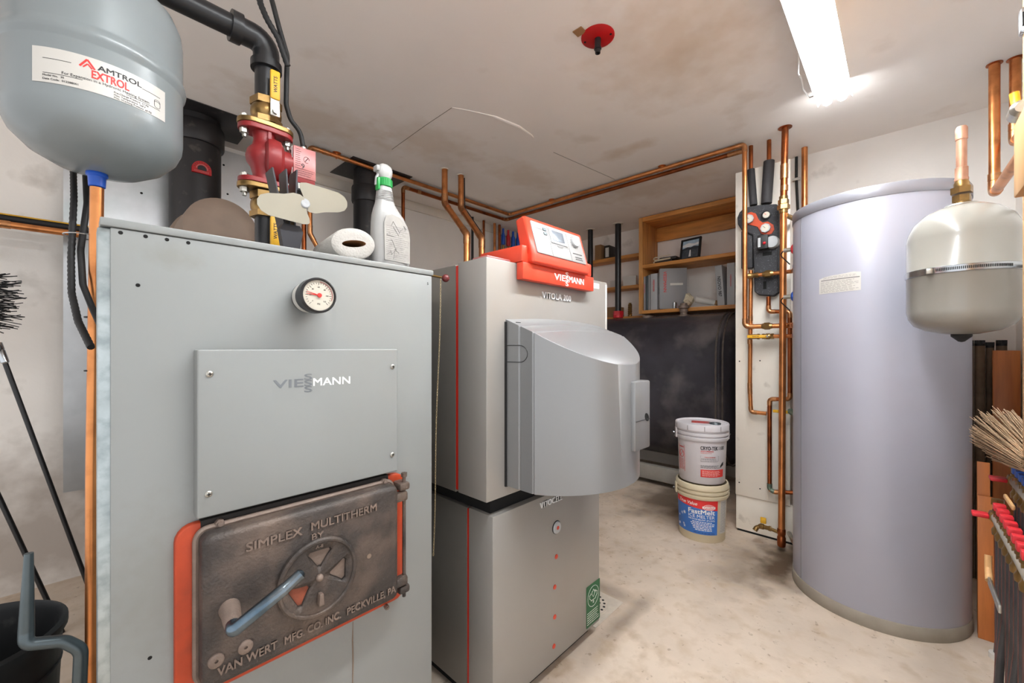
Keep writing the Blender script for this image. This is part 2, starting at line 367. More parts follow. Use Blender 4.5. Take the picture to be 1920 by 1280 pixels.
# ---------------------------------------------------------------- the setting
CZ = 2.42; LY = 3.06; FX = 3.26; BX = 4.07; RY = -.42
def slabbox(name, m, *a): return struct(name, box(B(), *a), m)
slabbox('floor', m_floor, -1.8, 4.2, -1.6, 3.2, -.06, 0)
slabbox('ceiling', m_ceil, -1.8, 4.2, -1.6, 3.2, CZ, CZ+.06)
slabbox('wall_left', m_wall, -1.8, 4.2, LY, LY+.1, 0, CZ)
slabbox('wall_back', m_wall, BX, BX+.1, .8, LY, 0, CZ)
slabbox('wall_far', m_wall, FX, FX+.1, RY-.1, .82, 0, CZ)
slabbox('wall_recess', m_wall, FX+.1, BX, .72, .82, 0, CZ)
slabbox('wall_right', m_wall, 1.2, FX, RY-.1, RY, 0, CZ)
struct('trim_left', box(B(), .97, 3.6, LY-.022, LY, 2.345, CZ, .003), m_trimw)
bm = B()
for pts in ([(1.345,1.705),(1.35,1.95),(1.362,2.2),(1.369,2.338)], [(2.1,1.62),(2.75,1.55)]):
    tube(bm, [(x, y, CZ-.0003) for x, y in pts], .0014, 5)
struct('trim_ceiling_crack', bm, mat('crack_line', (96,84,72), .9))
bm = B(); tube(bm, [(1.345,1.70,CZ),(1.42,1.66,CZ),(1.55,1.60,CZ),(1.72,1.57,CZ),(1.86,1.585,CZ),(1.9,1.62,CZ)], [.002,.006,.009,.008,.005,.001], 6, rb=.1)
struct('trim_ceiling_blister', bm, m_ceil)

# ---------------------------------------------------------------- helpers for plumbing
def elbow_corner(pts, i, rb, r):
    p, a, c = [Vector(pts[k]) for k in (i, i-1, i+1)]
    u = (a-p).normalized(); w = (c-p).normalized(); L = rb+r*1.3
    return fillet([p+u*min(L, (a-p).length), p, p+w*min(L, (c-p).length)], rb, 8)
def pipe(name, label, pts, r, m=None, rb=None, group=None, cat='pipe', joints=True, couplings=(), seg=14):
    "a soldered run: pipe_run, an elbow at each bend, couplings where given"
    m = m or m_cu; rb = rb or r*1.6
    R = root(name, pts[0], label, cat, group)
    part(R, 'pipe_run', tube(B(), pts, r, seg, rb=rb, n=8), m)
    if joints:
        for i in range(1, len(pts)-1): part(R, 'elbow', tube(B(), elbow_corner(pts, i, rb, r), r*1.13, seg), m_solder if m in (m_cu, m_cu_d) else m)
    for a, d, L in couplings:
        a = Vector(a); d = Vector(d).normalized(); part(R, 'coupling', cyl(B(), a-d*L/2, a+d*L/2, r*1.16, seg), m_solder if m in (m_cu, m_cu_d) else m)
    return R
def hexnut(bm, a, b, r): return tube(bm, [a, b], r, 6)
def bolt(parent, a, d, r, L, name='bolt', m=None, label=None):
    a = Vector(a); d = Vector(d).normalized(); bm = B(); hexnut(bm, a, a+d*L, r); cyl(bm, a+d*L, a+d*(L+r*.5), r*.55, 10)
    return part(parent, name, bm, m or m_zinc, label)
def screw(parent, c, r=.006):
    F = flat(c, X, Z); bm = B(); lathe(bm, [(r,0),(r,.001),(r*.7,.0028),(0,.0034)], c, (0,-1,0), 16)
    s = part(parent, 'screw', bm, m_zinc)
    part(s, 'cross_slot', prism(prism(B(), [(-r*.55,-r*.12),(r*.55,-r*.12),(r*.55,r*.12),(-r*.55,r*.12)], F, .0028, .0038), [(-r*.12,-r*.55),(r*.12,-r*.55),(r*.12,r*.55),(-r*.12,r*.55)], F, .0028, .0038), m_dark)
    return s
# ================================================================ WOOD BOILER (left foreground)
YB = .97
wb = root('wood_boiler', (.37, 1.3, 0), 'large pale grey-green wood boiler with cast iron fire door, nearest on the left', 'boiler')
part(wb, 'casing', box(B(), .065, .688, 1.02, 1.66, .05, 1.372, .004), m_galv)
part(wb, 'front_flange', box(B(), .0235, .692, .975, 1.018, .03, 1.372, .003), m_galv)
part(wb, 'front_panel', box(B(), .039, .694, YB, .9745, .03, 1.373, .002), m_boiler)
part(wb, 'top_cover', box(B(), .06, .698, 1.02, 1.67, 1.374, 1.388, .002), m_boiler)
part(wb, 'top_lip', box(B(), .0265, .698, YB-.003, 1.0195, 1.374, 1.388, .002), m_boiler)
part(wb, 'base', box(B(), .07, .67, 1.0, 1.64, 0, .05), m_dark)
for px, py in ((226,436),(273,443),(313,449),(353,455),(258.5,534.5),(281,1233)):
    c = at(px, py, 'y', YB); part(wb, 'screw_hole', lathe(B(), [(.0032,0),(.0032,.0004),(.002,.0008),(0,.0002)], c, (0,-1,0), 14), m_dark)
c = at(802,534,'y',YB); part(wb, 'tag_mark', text(B(), '5', flat(c, X, Z), 0, 0, .007, ext=.0006), m_ink)
ap = part(wb, 'access_panel', rslab(B(), flat((0,YB,0), X, Z), .152, .567, .853, 1.166, .003, .0005, .03, .003), m_boiler)
for px, py in ((393,701),(736,687),(391,926),(735.5,852)): screw(ap, at(px, py, 'y', .94))
F = flat((0,.94,0), X, Z); c = at(578,716,'y',.94)
bm = B(); text(bm, 'VIE', F, c.x-.0105, c.z-.009, .0165, width=.058, ext=.0005, bold=.03, align='RIGHT'); 
for k in range(3): text(bm, 'S', F, c.x+.0, c.z-.0215+k*.0135, .0125, width=.016, ext=.0005, bold=.03)
part(ap, 'logo', bm, m_logo_d, 'dull worn silver letters')
bm = B(); text(bm, 'MANN', F, c.x+.0105, c.z-.009, .0165, width=.083, ext=.0005, bold=.03, align='LEFT'); part(ap, 'logo', bm, m_logo, 'bright silver letters')
# fire door frame, door and its fittings
F = flat((0,YB,0), X, Z)
fr = part(wb, 'door_frame', rslab(B(), F, .122, .598, .512, .842, .03, .0005, .014, .004), m_orange2, 'orange painted frame')
part(wb, 'shade_strip', box(B(), .16, .548, YB-.0156, YB-.0002, .8265, .8445), m_shade, 'dark strip of painted shade under the access panel')  # near-black strip: painted-in shade and soot below the access panel
part(fr, 'rope_seal', tube(B(), [(u, YB-.02, v) for u, v in rr(.152,.557,.543,.83,.02,6)], .006, 8, closed=True), m_iron_l)
for px, py in ((410,978),(717,901)): bolt(fr, at(px, py, 'y', YB-.014), (0,-1,0), .008, .012, m=m_iron_l)
c = at(723,1136,'y',YB-.014); bolt(fr, c, (0,-1,0), .006, .01, m=m_iron_l)
fd = part(wb, 'fire_door', rslab(B(), F, .155, .553, .545, .827, .016, .022, .06, .013, 6), m_iron)
D0 = .91; F = flat((0,D0,0), X, Z)
def cast(s, pxa, pya, pxb, pyb, h, bold=.02):
    a = at(pxa, pya, 'y', D0); b = at(pxb, pyb, 'y', D0)
    return s, (a.x+b.x)/2, (a.z+b.z)/2, h, b.x-a.x
for s, u, v, h, w in (cast('SIMPLEX', 461,1032,566,1003,.0165), cast('MULTITHERM', 583,993,705,957,.0165), cast('BY', 584,1011,606,1006,.0125), cast('VAN WERT', 407,1270,519,1211,.0155), cast('MFG. CO. INC.', 533,1208,638,1156,.0155), cast('PECKVILLE, PA', 650,1149,741,1111,.0155)):
    part(fd, 'raised_lettering', text(B(), s, F, u, v, h, width=w, ext=.003, bold=.03), m_iron_l)  # paler than the door: highlights of the raised letters put into the colour
cw = Vector((.356, D0, .679))
wh = part(fd, 'air_wheel', lathe(B(), [(0,-.002),(.083,-.002),(.083,.008),(.0795,.0115),(.0755,.0115),(.0735,.009),(.0735,.0075),(0,.0075)], cw, (0,-1,0), 56), m_iron)
F2 = flat(cw, X, Z)
def petal(a, r0, r1, s):
    pts = []
    for r, sp in ((r0, s*.35), (r0+(r1-r0)*.5, s*.8), (r1-.004, s), (r1, s*.75)): pts.append((r, sp))
    P = [(r, t) for r, t in pts] + [(r, -t) for r, t in pts[::-1]]
    return [(r*math.cos(a+t), r*math.sin(a+t)) for r, t in P]
carve(wh, [part(None, 'cutter', prism(B(), petal(math.radians(a), .022, .062, .46), F2, .0012, .02), None) for a in (88, 358, 208)])
for a in (88, 358, 208): part(wh, 'draft_opening', prism(B(), petal(math.radians(a), .025, .060, .42), F2, .0012, .0018), m_iron_l if a != 208 else m_heat)
bm = B(); prism(bm, [(-.006,-.055),(.006,-.055),(.004,-.03),(-.004,-.03)], F2, .0075, .022); part(wh, 'finger_tab', bm, m_iron_l, bev=.002)
part(wh, 'centre_screw', ball(B(), cw+Vector((0,-.009,0)), .008, 14), m_iron_l)
bm = B(); text(bm, 'A-8', F2, 0, .0635, .007, ext=.0015, w0=.0075, bold=.02); part(wh, 'cast_mark', bm, m_iron_l)
for px, py in ((405,1238),(460,1212)):
    c = at(px, py, 'y', D0); b = part(fd, 'rivet_boss', lathe(B(), [(.013,-.002),(.0125,.003),(.009,.005),(.003,.0045),(.003,.001),(0,.001)], c, (0,-1,0), 24), m_iron_l)
part(fd, 'screw_plug', lathe(B(), [(.0055,0),(.0055,.0008),(0,.001)], at(692,1042,'y',D0), (0,-1,0), 16), m_rust)
part(fd, 'handle_pivot', tube(B(), [(.196,D0+.006,.684),(.194,.89,.684),(.19,.862,.683),(.188,.838,.682)], [.018,.0155,.014,.012], 18), m_iron_l)
P = fillet([(.189,.85,.684),(.185,.836,.682),(.222,.826,.706),(.262,.817,.731),(.288,.814,.748),(.292,.8138,.7505)], .010, 4); n = len(P)
part(fd, 'lever_handle', tube(B(), P, [.0125 - .0025*i/(n-1) - (.0062 if i == n-1 else 0) for i in range(n)], 16), m_blued, 'worn blue-steel lever')
for zc in (.79, .575):
    h = part(fd, 'hinge', box(B(), .545, .585, .918, .94, zc-.012, zc+.012, .006), m_iron)
    part(fr, 'hinge_bracket', box(B(), .562, .592, .92, .962, zc+(.014 if zc > .7 else -.034), zc+(.034 if zc > .7 else -.014), .006), m_iron)
part(fd, 'hinge_pin', hexnut(cyl(B(), (.579,.93,.53), (.579,.93,.845), .0045, 10), (.579,.93,.838), (.579,.93,.848), .008), m_iron)
# gauge
g0 = Vector((.352, YB, 1.28))
ga = part(wb, 'pressure_gauge', lathe(B(), [(.0,0),(.029,0),(.029,.006),(.033,.012),(.033,.04),(.034,.05),(.0375,.052),(.0375,.074),(.0335,.079),(.0325,.0775),(.032,.073),(0,.073)], g0, (0,-1,0), 48), m_black)
part(ga, 'scale_band', lathe(B(), [(.0332,.017),(.0335,.017),(.0335,.034),(.0332,.034)], g0, (0,-1,0), 48), m_label)
F = flat(g0+Vector((0,-.0735,0)), X, Z)
part(ga, 'dial', lathe(B(), [(.032,.0002),(.032,.0008),(0,.0008)], g0+Vector((0,-.0735,0)), (0,-1,0), 40), m_dial)
bm = B()
for k in range(25):
    a = math.radians(225-k*270/24); r0 = .024 if k % 4 else .0215; d = Vector((math.cos(a), math.sin(a), 0)); p = Vector((-d.y, d.x, 0))*.0004
    prism(bm, [(d*r0+p)[:2], (d*.027+p)[:2], (d*.027-p)[:2], (d*r0-p)[:2]], F, .0008, .0011)
for k, s in enumerate(('0','20','40','60','80','100','120')):
    a = math.radians(225-k*45); text(bm, s, F, .0175*math.cos(a), .0175*math.sin(a)-.0015, .003, ext=.0002, w0=.0009)
text(bm, 'PSI', F, 0, -.02, .0035, ext=.0002, w0=.0009); part(ga, 'scale_marks', bm, m_ink)
bm = B()
for a in (165, 176): 
    a = math.radians(a); tube(bm, [g0+Vector((0,-.0755,0)), g0+Vector((.026*math.cos(a),-.0755,.026*math.sin(a)))], [.0011,.0004], 6)
lathe(bm, [(.0048,0),(.0045,.002),(0,.0026)], g0+Vector((.001,-.0755,0)), (0,-1,0), 16); part(ga, 'needle', bm, m_ink_r)
ring_bm = ring(B(), g0+Vector((0,-.0745,0)), .0285, .0009, 'y', 24, math.radians(-20), math.radians(85), 6); part(ga, 'red_zone', ring_bm, m_pumpface)
# draft damper rod and chain
part(wb, 'damper_rod', cyl(B(), (.675,1.09,1.402), (.748,.985,1.376), .0035, 10), m_brass)
part(wb, 'damper_knob', ball(B(), (.752,.982,1.375), .0115), m_knob)
part(wb, 'rod_bracket', box(B(), .66,.69,1.08,1.11,1.388,1.408,.003), m_galv)
bm = B(); N = 100
for k in range(N):
    t = k/(N-1); c = Vector((.733-.018*t+.002*math.sin(t*9), .981+.012*t, 1.366-.80*t)); d = 0 if k % 2 else PI/2
    tube(bm, [c+Vector((.0019*math.cos(a)*math.cos(d), .0019*math.cos(a)*math.sin(d), .005*math.sin(a))) for a in [2*PI*i/8 for i in range(8)]], .0005, 5, closed=True)
part(wb, 'damper_chain', bm, m_chain)
# drip run below the door
bm = B(); tube(bm, [at(662,1165,'y',YB-.0004), at(661,1200,'y',YB-.0004), at(662,1240,'y',YB-.0004), at(661,1290,'y',YB-.0004)], [.0006,.0016,.0018,.0012], 6); part(wb, 'tar_drip', bm, m_rust)

# ================================================================ OIL BOILER and the storage tank below it
vb = root('oil_boiler', (1.187, 1.3, .70), 'silver-grey oil boiler with orange control panel, upper unit of the stack', 'boiler')
part(vb, 'front_casing', box(B(), .841, 1.533, .90, 1.035, .704, 1.442, .004), m_vitf)
part(vb, 'red_strip', box(B(), .846, 1.528, 1.036, 1.05, .71, 1.434), m_red)
part(vb, 'rear_casing', box(B(), .845, 1.529, 1.051, 1.72, .70, 1.438, .004), m_vit)
part(vb, 'corner_trim', box(B(), 1.518, 1.531, .8985, .9, 1.18, 1.432, .0006), m_paper)
c = at(1118,536,'y',.9); part(vb, 'sticker', box(B(), c.x-.021, c.x+.021, .8992, .9, c.z-.011, c.z+.011), m_paper)
F = flat((0,.9,0), X, Z); a = at(1016,552,'y',.9); b = at(1069,560,'y',.9)
bm = B(); text(bm, 'VITOLA 200', F, (a.x+b.x)/2, a.z-.011, .021, width=b.x-a.x, ext=.004, bold=.02); part(vb, 'model_lettering', bm, m_logo)
# burner hood
def cover_rows():
    rows = [(.922,.8995)]
    for y in (.845,.8405,.836,.79,.786,.782): rows.append((.922 + (.004 if y in (.8405,.786) else 0), y))
    cx, x0, y0, yb = 1.189, .922, .782, .618
    s = y0-yb; h = cx-x0; Rr = (h*h+s*s)/(2*s); a0 = math.asin(h/Rr)
    for k in range(1, 17):
        a = -a0 + a0*k/16; rows.append((cx+Rr*math.sin(a), yb+Rr-Rr*math.cos(a)))
    return rows
rows = cover_rows(); CX = 1.189
def topz(y, g=False):
    z = 1.258-(.9-y)*.38 if y > .784 else 1.214-(.784-y)*.6
    return z-(.004 if g else 0)
bm = B(); G = []
for x, y in rows:
    g = abs(y-.8405) < 1e-6 or abs(y-.786) < 1e-6
    xs = [x + (2*CX-2*x)*i/8 for i in range(9)]; dome = lambda i: .012*math.sin(PI*i/8)*min(1, (2*CX-2*x)/.3)
    G.append(([bm.verts.new((x,y,.738)), bm.verts.new((2*CX-x,y,.738))], [bm.verts.new((xx, y, topz(y,g)+dome(i))) for i, xx in enumerate(xs)]))
for (b0,t0),(b1,t1) in zip(G, G[1:]):
    same = abs(t0[0].co.x-CX) < 1e-4
    bm.faces.new((b0[0],b1[0],t1[0],t0[0])); bm.faces.new((b0[1],t0[8],t1[8],b1[1])); bm.faces.new((b0[0],b0[1],b1[1],b1[0]))
    for i in range(8): bm.faces.new((t0[i],t1[i],t1[i+1],t0[i+1]))
bm.faces.new([G[0][0][0]]+G[0][1]+[G[0][0][1]])
bmesh.ops.remove_doubles(bm, verts=bm.verts, dist=.0004)
cv = part(vb, 'burner_cover', bm, m_cover, bev=.007)
bm = B(); tube(bm, [(.9215,.899,1.176),(.9215,.852,1.176)]+[(.9215,.84-.032*math.sin(PI*k/10),1.1505+.0255*math.cos(PI*k/10)) for k in range(11)]+[(.9215,.852,1.125),(.9215,.899,1.125)], .0011, 6); part(cv, 'catch_outline', bm, m_black)
part(cv, 'shadow_gap_seal', box(B(), .9175, 1.46, .893, .9, .736, 1.25), m_rubber)
bm = B(); tube(bm, [(.935,.868,1.2475),(.95,.862,1.247),(.955,.868,1.248)], .0012, 6); part(cv, 'wire_clip', bm, m_black)
dr = part(cv, 'inspection_flap', box(B(), 1.198, 1.302, .602, .64, .842, 1.062, .006), m_cover)
part(dr, 'flap_seam', box(B(), 1.2, 1.301, .6012, .603, .936, .9375), m_black)
part(dr, 'finger_hole', lathe(B(), [(.011,0),(.0105,.002),(.006,.001),(0,.0005)], (1.275,.6025,.943), (0,-1,0), 20, sy=1.5), m_dark)
# control unit
cu_ = part(vb, 'control_unit', prism(B(), [(.852,1.441),(.853,1.47),(.891,1.597),(.897,1.602),(.933,1.592),(.908,1.474),(.908,1.441)], flat((1.0,0,0), Y, Z), 0, .325), m_orange, 'orange control housing', bev=.008)
nz = Vector((0,.038,.127)).normalized(); F = flat(Vector((1.0,.8530,1.4705)), X, nz)
fp = part(cu_, 'faceplate', rslab(B(), F, .022, .306, .006, .122, .006, -.002, .003, .001), m_face)
bm = B(); 
for u in (.105,.215): sheet(bm, F, u-.0007, u+.0007, .007, .121, .003, .0034)
sheet(bm, F, .106, .214, .052, .0535, .003, .0034); sheet(bm, F, .024, .104, .098, .0992, .003, .0034); prism(bm, [(.14,.052),(.18,.052),(.172,.046),(.148,.046)], F, .003, .0036); part(fp, 'panel_line', bm, m_ink_g)
ds = part(fp, 'display_frame', rslab(B(), F, .112, .207, .058, .116, .004, .003, .0055, .001), m_grey_p)
part(ds, 'screen', rslab(B(), F, .124, .192, .068, .108, .002, .0055, .006, .0003), m_lcd)
dl = part(fp, 'dial_knob', lathe(B(), [(.02,0),(.0195,.006),(.017,.009),(0,.01)], F(.258,.086,.003), X.cross(nz), 28), m_grey_p)
bm = B(); 
for k in range(12): a = math.radians(-60+k*300/11); sheet(bm, flat(F(.258,.086,.003), X, nz), .0235*math.cos(a)-.0007, .0235*math.cos(a)+.0007, .0235*math.sin(a)-.0012, .0235*math.sin(a)+.0012, 0, .0005)
part(dl, 'dial_ticks', bm, m_ink)
for v in (.102,.086): part(fp, 'button', rslab(B(), F, .08, .097, v-.005, v+.005, .002, .003, .0055, .001), m_dgrey)
bm = B(); fine(bm, F, .232, .292, .036, .044, 1, .0036, 3, .8); fine(bm, F, .24, .292, .014, .03, 2, .0036, 5, .7); part(fp, 'fine_print', bm, m_ink)
part(vb, 'control_base', box(B(), .972, 1.352, .875, 1.08, 1.4425, 1.474, .004), m_orange)
part(vb, 'control_side', box(B(), .968, .997, .872, 1.07, 1.4425, 1.497, .006), m_orange)
part(vb, 'control_side', box(B(), 1.34, 1.372, .872, 1.05, 1.4425, 1.492, .006), m_orange)
part(cu_, 'rear_ledge', box(B(), 1.0, 1.325, .905, 1.06, 1.4745, 1.482, .003), m_orange)
part(vb, 'cable_cover', box(B(), .858, .962, .915, .985, 1.4425, 1.452, .004), m_pumpface)
bp = part(vb, 'brand_plate', box(B(), .969, 1.380, .868, .897, 1.387, 1.4415, .003), m_orange)
F = flat((0,.868,0), X, Z); bm = B(); cx = 1.203; cz = 1.4145
text(bm, 'VIE', F, cx-.011, cz-.0105, .021, width=.062, ext=.0012, bold=.028, align='RIGHT'); text(bm, 'MANN', F, cx+.012, cz-.0105, .021, width=.094, ext=.0012, bold=.028, align='LEFT')
for k in range(3): text(bm, 'S', F, cx, cz-.0255+k*.0165, .0155, width=.0165, ext=.0012, bold=.028)
part(bp, 'logo', bm, m_ink_w)

lb = root('storage_water_heater', (1.176, 1.3, 0), 'low grey storage tank cabinet with green leaf sticker, under the oil boiler', 'water heater')
part(lb, 'front_casing', box(B(), .872, 1.481, .905, 1.018, .045, .652, .003), m_vitf)
part(lb, 'red_strip', box(B(), .877, 1.476, 1.0185, 1.03, .05, .645), m_red)
part(lb, 'rear_casing', box(B(), .875, 1.478, 1.0305, 1.72, .045, .648, .003), m_vit)
part(lb, 'plinth', box(B(), .9, 1.45, .94, 1.70, 0, .045), m_dark)
part(lb, 'support_rail', box(B(), .885, 1.47, .93, 1.69, .6525, .6985), m_dark)
F = flat((0,.905,0), X, Z); bm = B(); a = at(1012,949,'y',.905); text(bm, 'VITOCELL', F, a.x, a.z-.008, .02, width=.125, ext=.004, bold=.02, align='LEFT'); part(lb, 'model_lettering', bm, m_logo)
c = at(1043,988,'y',.905); k = part(lb, 'control_knob', lathe(B(), [(.022,0),(.022,.004),(.018,.008),(.016,.008),(0,.0075)], c, (0,-1,0), 28), m_grey_p)
part(k, 'red_button', lathe(B(), [(.007,0),(.0065,.0012),(0,.0015)], c+Vector((0,-.0075,0)), (0,-1,0), 16), m_orange); 
part(k, 'dark_bezel', lathe(B(), [(.0235,0),(.0235,.0025),(.022,.003)], c, (0,-1,0), 28), m_black)
for px, py in ((1043,1043),(1040,1100),(1040,1156),(1038.5,1211)): part(lb, 'orange_plug', lathe(B(), [(.0085,0),(.008,.002),(0,.003)], at(px,py,'y',.905), (0,-1,0), 18), m_orange)
c = at(1112,1130,'y',.905); F = flat((c.x,.905,c.z), X, Z); st = part(lb, 'leaf_sticker', rslab(B(), F, -.05, .05, -.082, .082, .004, .0002, .001, .0003), m_green, 'green sticker')
leaf = [(0,.034),(.007,.022),(.014,.026),(.012,.012),(.024,.02),(.026,.014),(.036,.012),(.032,.003),(.036,-.001),(.02,-.014),(.021,-.019),(.003,-.017),(.003,-.034),(-.003,-.034),(-.003,-.017),(-.021,-.019),(-.02,-.014),(-.036,-.001),(-.032,.003),(-.036,.012),(-.026,.014),(-.024,.02),(-.012,.012),(-.014,.026),(-.007,.022)]
bm = B(); tube(bm, [F(u*.8, v*.8+.03, .0014) for u, v in leaf], .0009, 5, closed=True)
tube(bm, [F(.04*math.cos(a), .03+.04*math.sin(a), .0014) for a in [2*PI*k/40 for k in range(40)]], .0007, 5, closed=True)
tube(bm, [F(u, v+.03, .0014) for u, v in ((-.012,.01),(0,-.004),(.013,.012))], .0008, 5); fine(bm, F, -.044, .044, -.074, -.022, 6, .0013, 9, .5); part(st, 'white_print', bm, m_ink_w)
# ================================================================ LEFT: hydronic expansion tank, shield, pipes
TX, TY, TR = .034, 1.25, .140
et = root('expansion_tank', (TX, TY, 1.54), 'blue-grey steel expansion tank with silver label, top left', 'tank')
prof = [(0,1.541),(.03,1.542),(.07,1.551),(.105,1.572),(.128,1.598),(.138,1.622),(.14,1.64),(.14,1.742),(.1405,1.745),(.1445,1.752),(.146,1.76),(.1445,1.768),(.141,1.775),(.14,1.78),(.14,1.86),(.137,1.885),(.126,1.912),(.1,1.937),(.06,1.952),(0,1.957)]
part(et, 'shell', lathe(B(), prof, (TX,TY,0), seg=72), m_tank_g)
phi0 = math.atan2(-TY, -TX)
F = bent(TX, TY, TR, phi0, 1.652)
a0, a1 = -.66*TR, .78*TR
lb_ = part(et, 'maker_label', sheet(B(), F, a0, a1, 0, .064, .0003, .0008, 24), m_label)
bm = B(); W0 = a1-a0
text(bm, 'AMTROL', F, a0+.122, .0445, .0095, width=.064, ext=.0004, w0=.0009, bold=.03)
sheet(bm, F, a0+.016, a0+.055, .0435, .0442, .0008, .0012, 6); sheet(bm, F, a0+.155, a1-.012, .0435, .0442, .0008, .0012, 6); sheet(bm, F, a0+.016, a0+.07, .017, .0177, .0008, .0012, 6); sheet(bm, F, a0+.13, a1-.012, .017, .0177, .0008, .0012, 8)
text(bm, 'For Expansion in a Hydronic Heating System', F, a0+.105, .0195, .005, width=.125, ext=.0003, w0=.0009)
text(bm, 'Model No.  30', F, a0+.016, .0115, .0035, ext=.0003, w0=.0009, align='LEFT'); text(bm, 'Date Code:  012288001', F, a0+.016, .005, .0035, ext=.0003, w0=.0009, align='LEFT')
text(bm, 'Pre-Charge Pressure  12 PSI', F, a0+.112, .0115, .0033, ext=.0003, w0=.0009, align='LEFT'); text(bm, 'Max. Temperature  240 F', F, a0+.112, .0065, .0033, ext=.0003, w0=.0009, align='LEFT'); text(bm, 'Max. Working Pressure  60 PSI', F, a0+.112, .0015, .0033, ext=.0003, w0=.0009, align='LEFT')
tube(bm, [F(u+a1-.018, v+.028, .001) for u, v in rr(-.006,.006,-.008,.008,.004,3)], .0004, 4, closed=True); tube(bm, [F(a1-.024+.004*k, .031+(.002 if k == 1 or k == 2 else 0), .001) for k in range(4)], .0004, 4)
part(lb_, 'black_print', bm, m_ink)
bm = B(); text(bm, 'EXTROL', F, a0+.108, .0265, .0145, width=.052, ext=.0004, w0=.0009, bold=.03)
def stroke(bm, F, pts, w, hgt=.0012):
    for (u0, v0), (u1, v1) in zip(pts, pts[1:]):
        d = Vector((u1-u0, v1-v0)).normalized(); n = Vector((-d.y, d.x))*w/2
        prism(bm, [(u0+n.x,v0+n.y),(u0-n.x,v0-n.y),(u1-n.x,v1-n.y),(u1+n.x,v1+n.y)], F, .0006, hgt)
stroke(bm, F, [(a0+.066,.043),(a0+.076,.058),(a0+.086,.043)], .003); stroke(bm, F, [(a0+.0705,.0425),(a0+.0765,.05),(a0+.0825,.0425)], .0022)
part(lb_, 'red_print', bm, m_ink_r)
part(et, 'blue_fitting', lathe(B(), [(.0155,1.545),(.0175,1.542),(.0175,1.536),(.0145,1.533),(.0135,1.513),(.012,1.512)], (.030,TY,0), seg=24), m_bluef, 'blue plastic fitting')
sh = single('heat_shield', box(B(), -.045, .98, 2.972, 2.98, .46, 2.36), m_shield, 'tall zinc heat shield sheet on the wall behind the wood boiler', 'metal sheet')
for x, z in ((.575,2.28),(.61,2.27),(.63,2.1),(.24,2.0)):
    part(sh, 'nail_hole', lathe(B(), [(.006,0),(.006,.0007),(0,.0008)], (x,2.972,z), (0,-1,0), 12), m_dark)
for x in (.05,.9):
    for z in (.6,2.2): part(sh, 'spacer', cyl(B(), (x,2.98,z), (x,LY,z), .012, 10), m_galv)
riser = pipe('copper_riser', 'vertical copper pipe below the blue-grey expansion tank, against the wood boiler', [(.022,1.27,0),(.0235,1.27,.9),(.030,1.25,1.511)], .0113, joints=False, cat='pipe')
for z in (1.235,1.12): part(riser, 'cable_tie', ring(B(), (.0238,1.269,z), .0123, .0017, seg=20, ts=6), m_rubber)
pipe('copper_branch', 'horizontal copper pipe with a collar, on the left wall beside the zinc sheet', [(-.6,2.86,1.71),(.012,2.86,1.71),(.028,2.86,1.71)], .0155, couplings=[((-.225,2.86,1.71),(1,0,0),.05)], joints=False)
hz = root('striped_hose', (-.6,2.9,1.735), 'black hose with a yellow stripe running above the horizontal copper pipe', 'hose')
part(hz, 'hose', tube(B(), [(-.6,2.885,1.742),(.04,2.885,1.742)], .016, 14), m_rubber); part(hz, 'yellow_stripe', tube(B(), [(-.6,2.872,1.757),(.04,2.872,1.757)], .0034, 6), m_yellow, 'yellow stripe')
def ribbed(bm, pts, r, rb=.05, step=.006, seg=10):
    P = fillet(pts, rb, 8); L = [0]
    for a, b in zip(P, P[1:]): L.append(L[-1]+(b-a).length)
    n = int(L[-1]/step); Q = []; R = []; j = 0
    for i in range(n+1):
        t = L[-1]*i/n
        while j < len(L)-2 and L[j+1] < t: j += 1
        f = (t-L[j])/max(1e-9, L[j+1]-L[j]); Q.append(P[j].lerp(P[j+1], f)); R.append(r*(1 if i % 2 else .86))
    return tube(bm, Q, R, seg)
cb = single('corrugated_conduit', ribbed(B(), [(-.006,1.42,1.95),(-.006,1.42,1.62),(-.004,1.325,1.50),(-.008,1.275,1.36),(-.007,1.22,1.28),(.002,1.15,1.22),(.018,1.07,1.17)], .0062, .06), m_rubber, 'black corrugated conduit curving down beside the copper riser', 'conduit')
single('black_cable', tube(B(), [(.014,1.42,1.95),(.014,1.42,1.60),(.016,1.325,1.49),(.006,1.285,1.38),(.009,1.235,1.30),(.022,1.20,1.25),(.036,1.13,1.20),(.046,1.09,1.10),(.046,1.09,.9)], .0058, 10, rb=.05), m_rubber, 'smooth black cable hanging between the copper riser and the wood boiler', 'cable')
single('cable_clip', ring(B(), (.012,1.285,1.41), .032, .0013, 'z', 28, ts=6), m_steel, 'steel wire clip tying the conduit to the copper riser', 'clip')

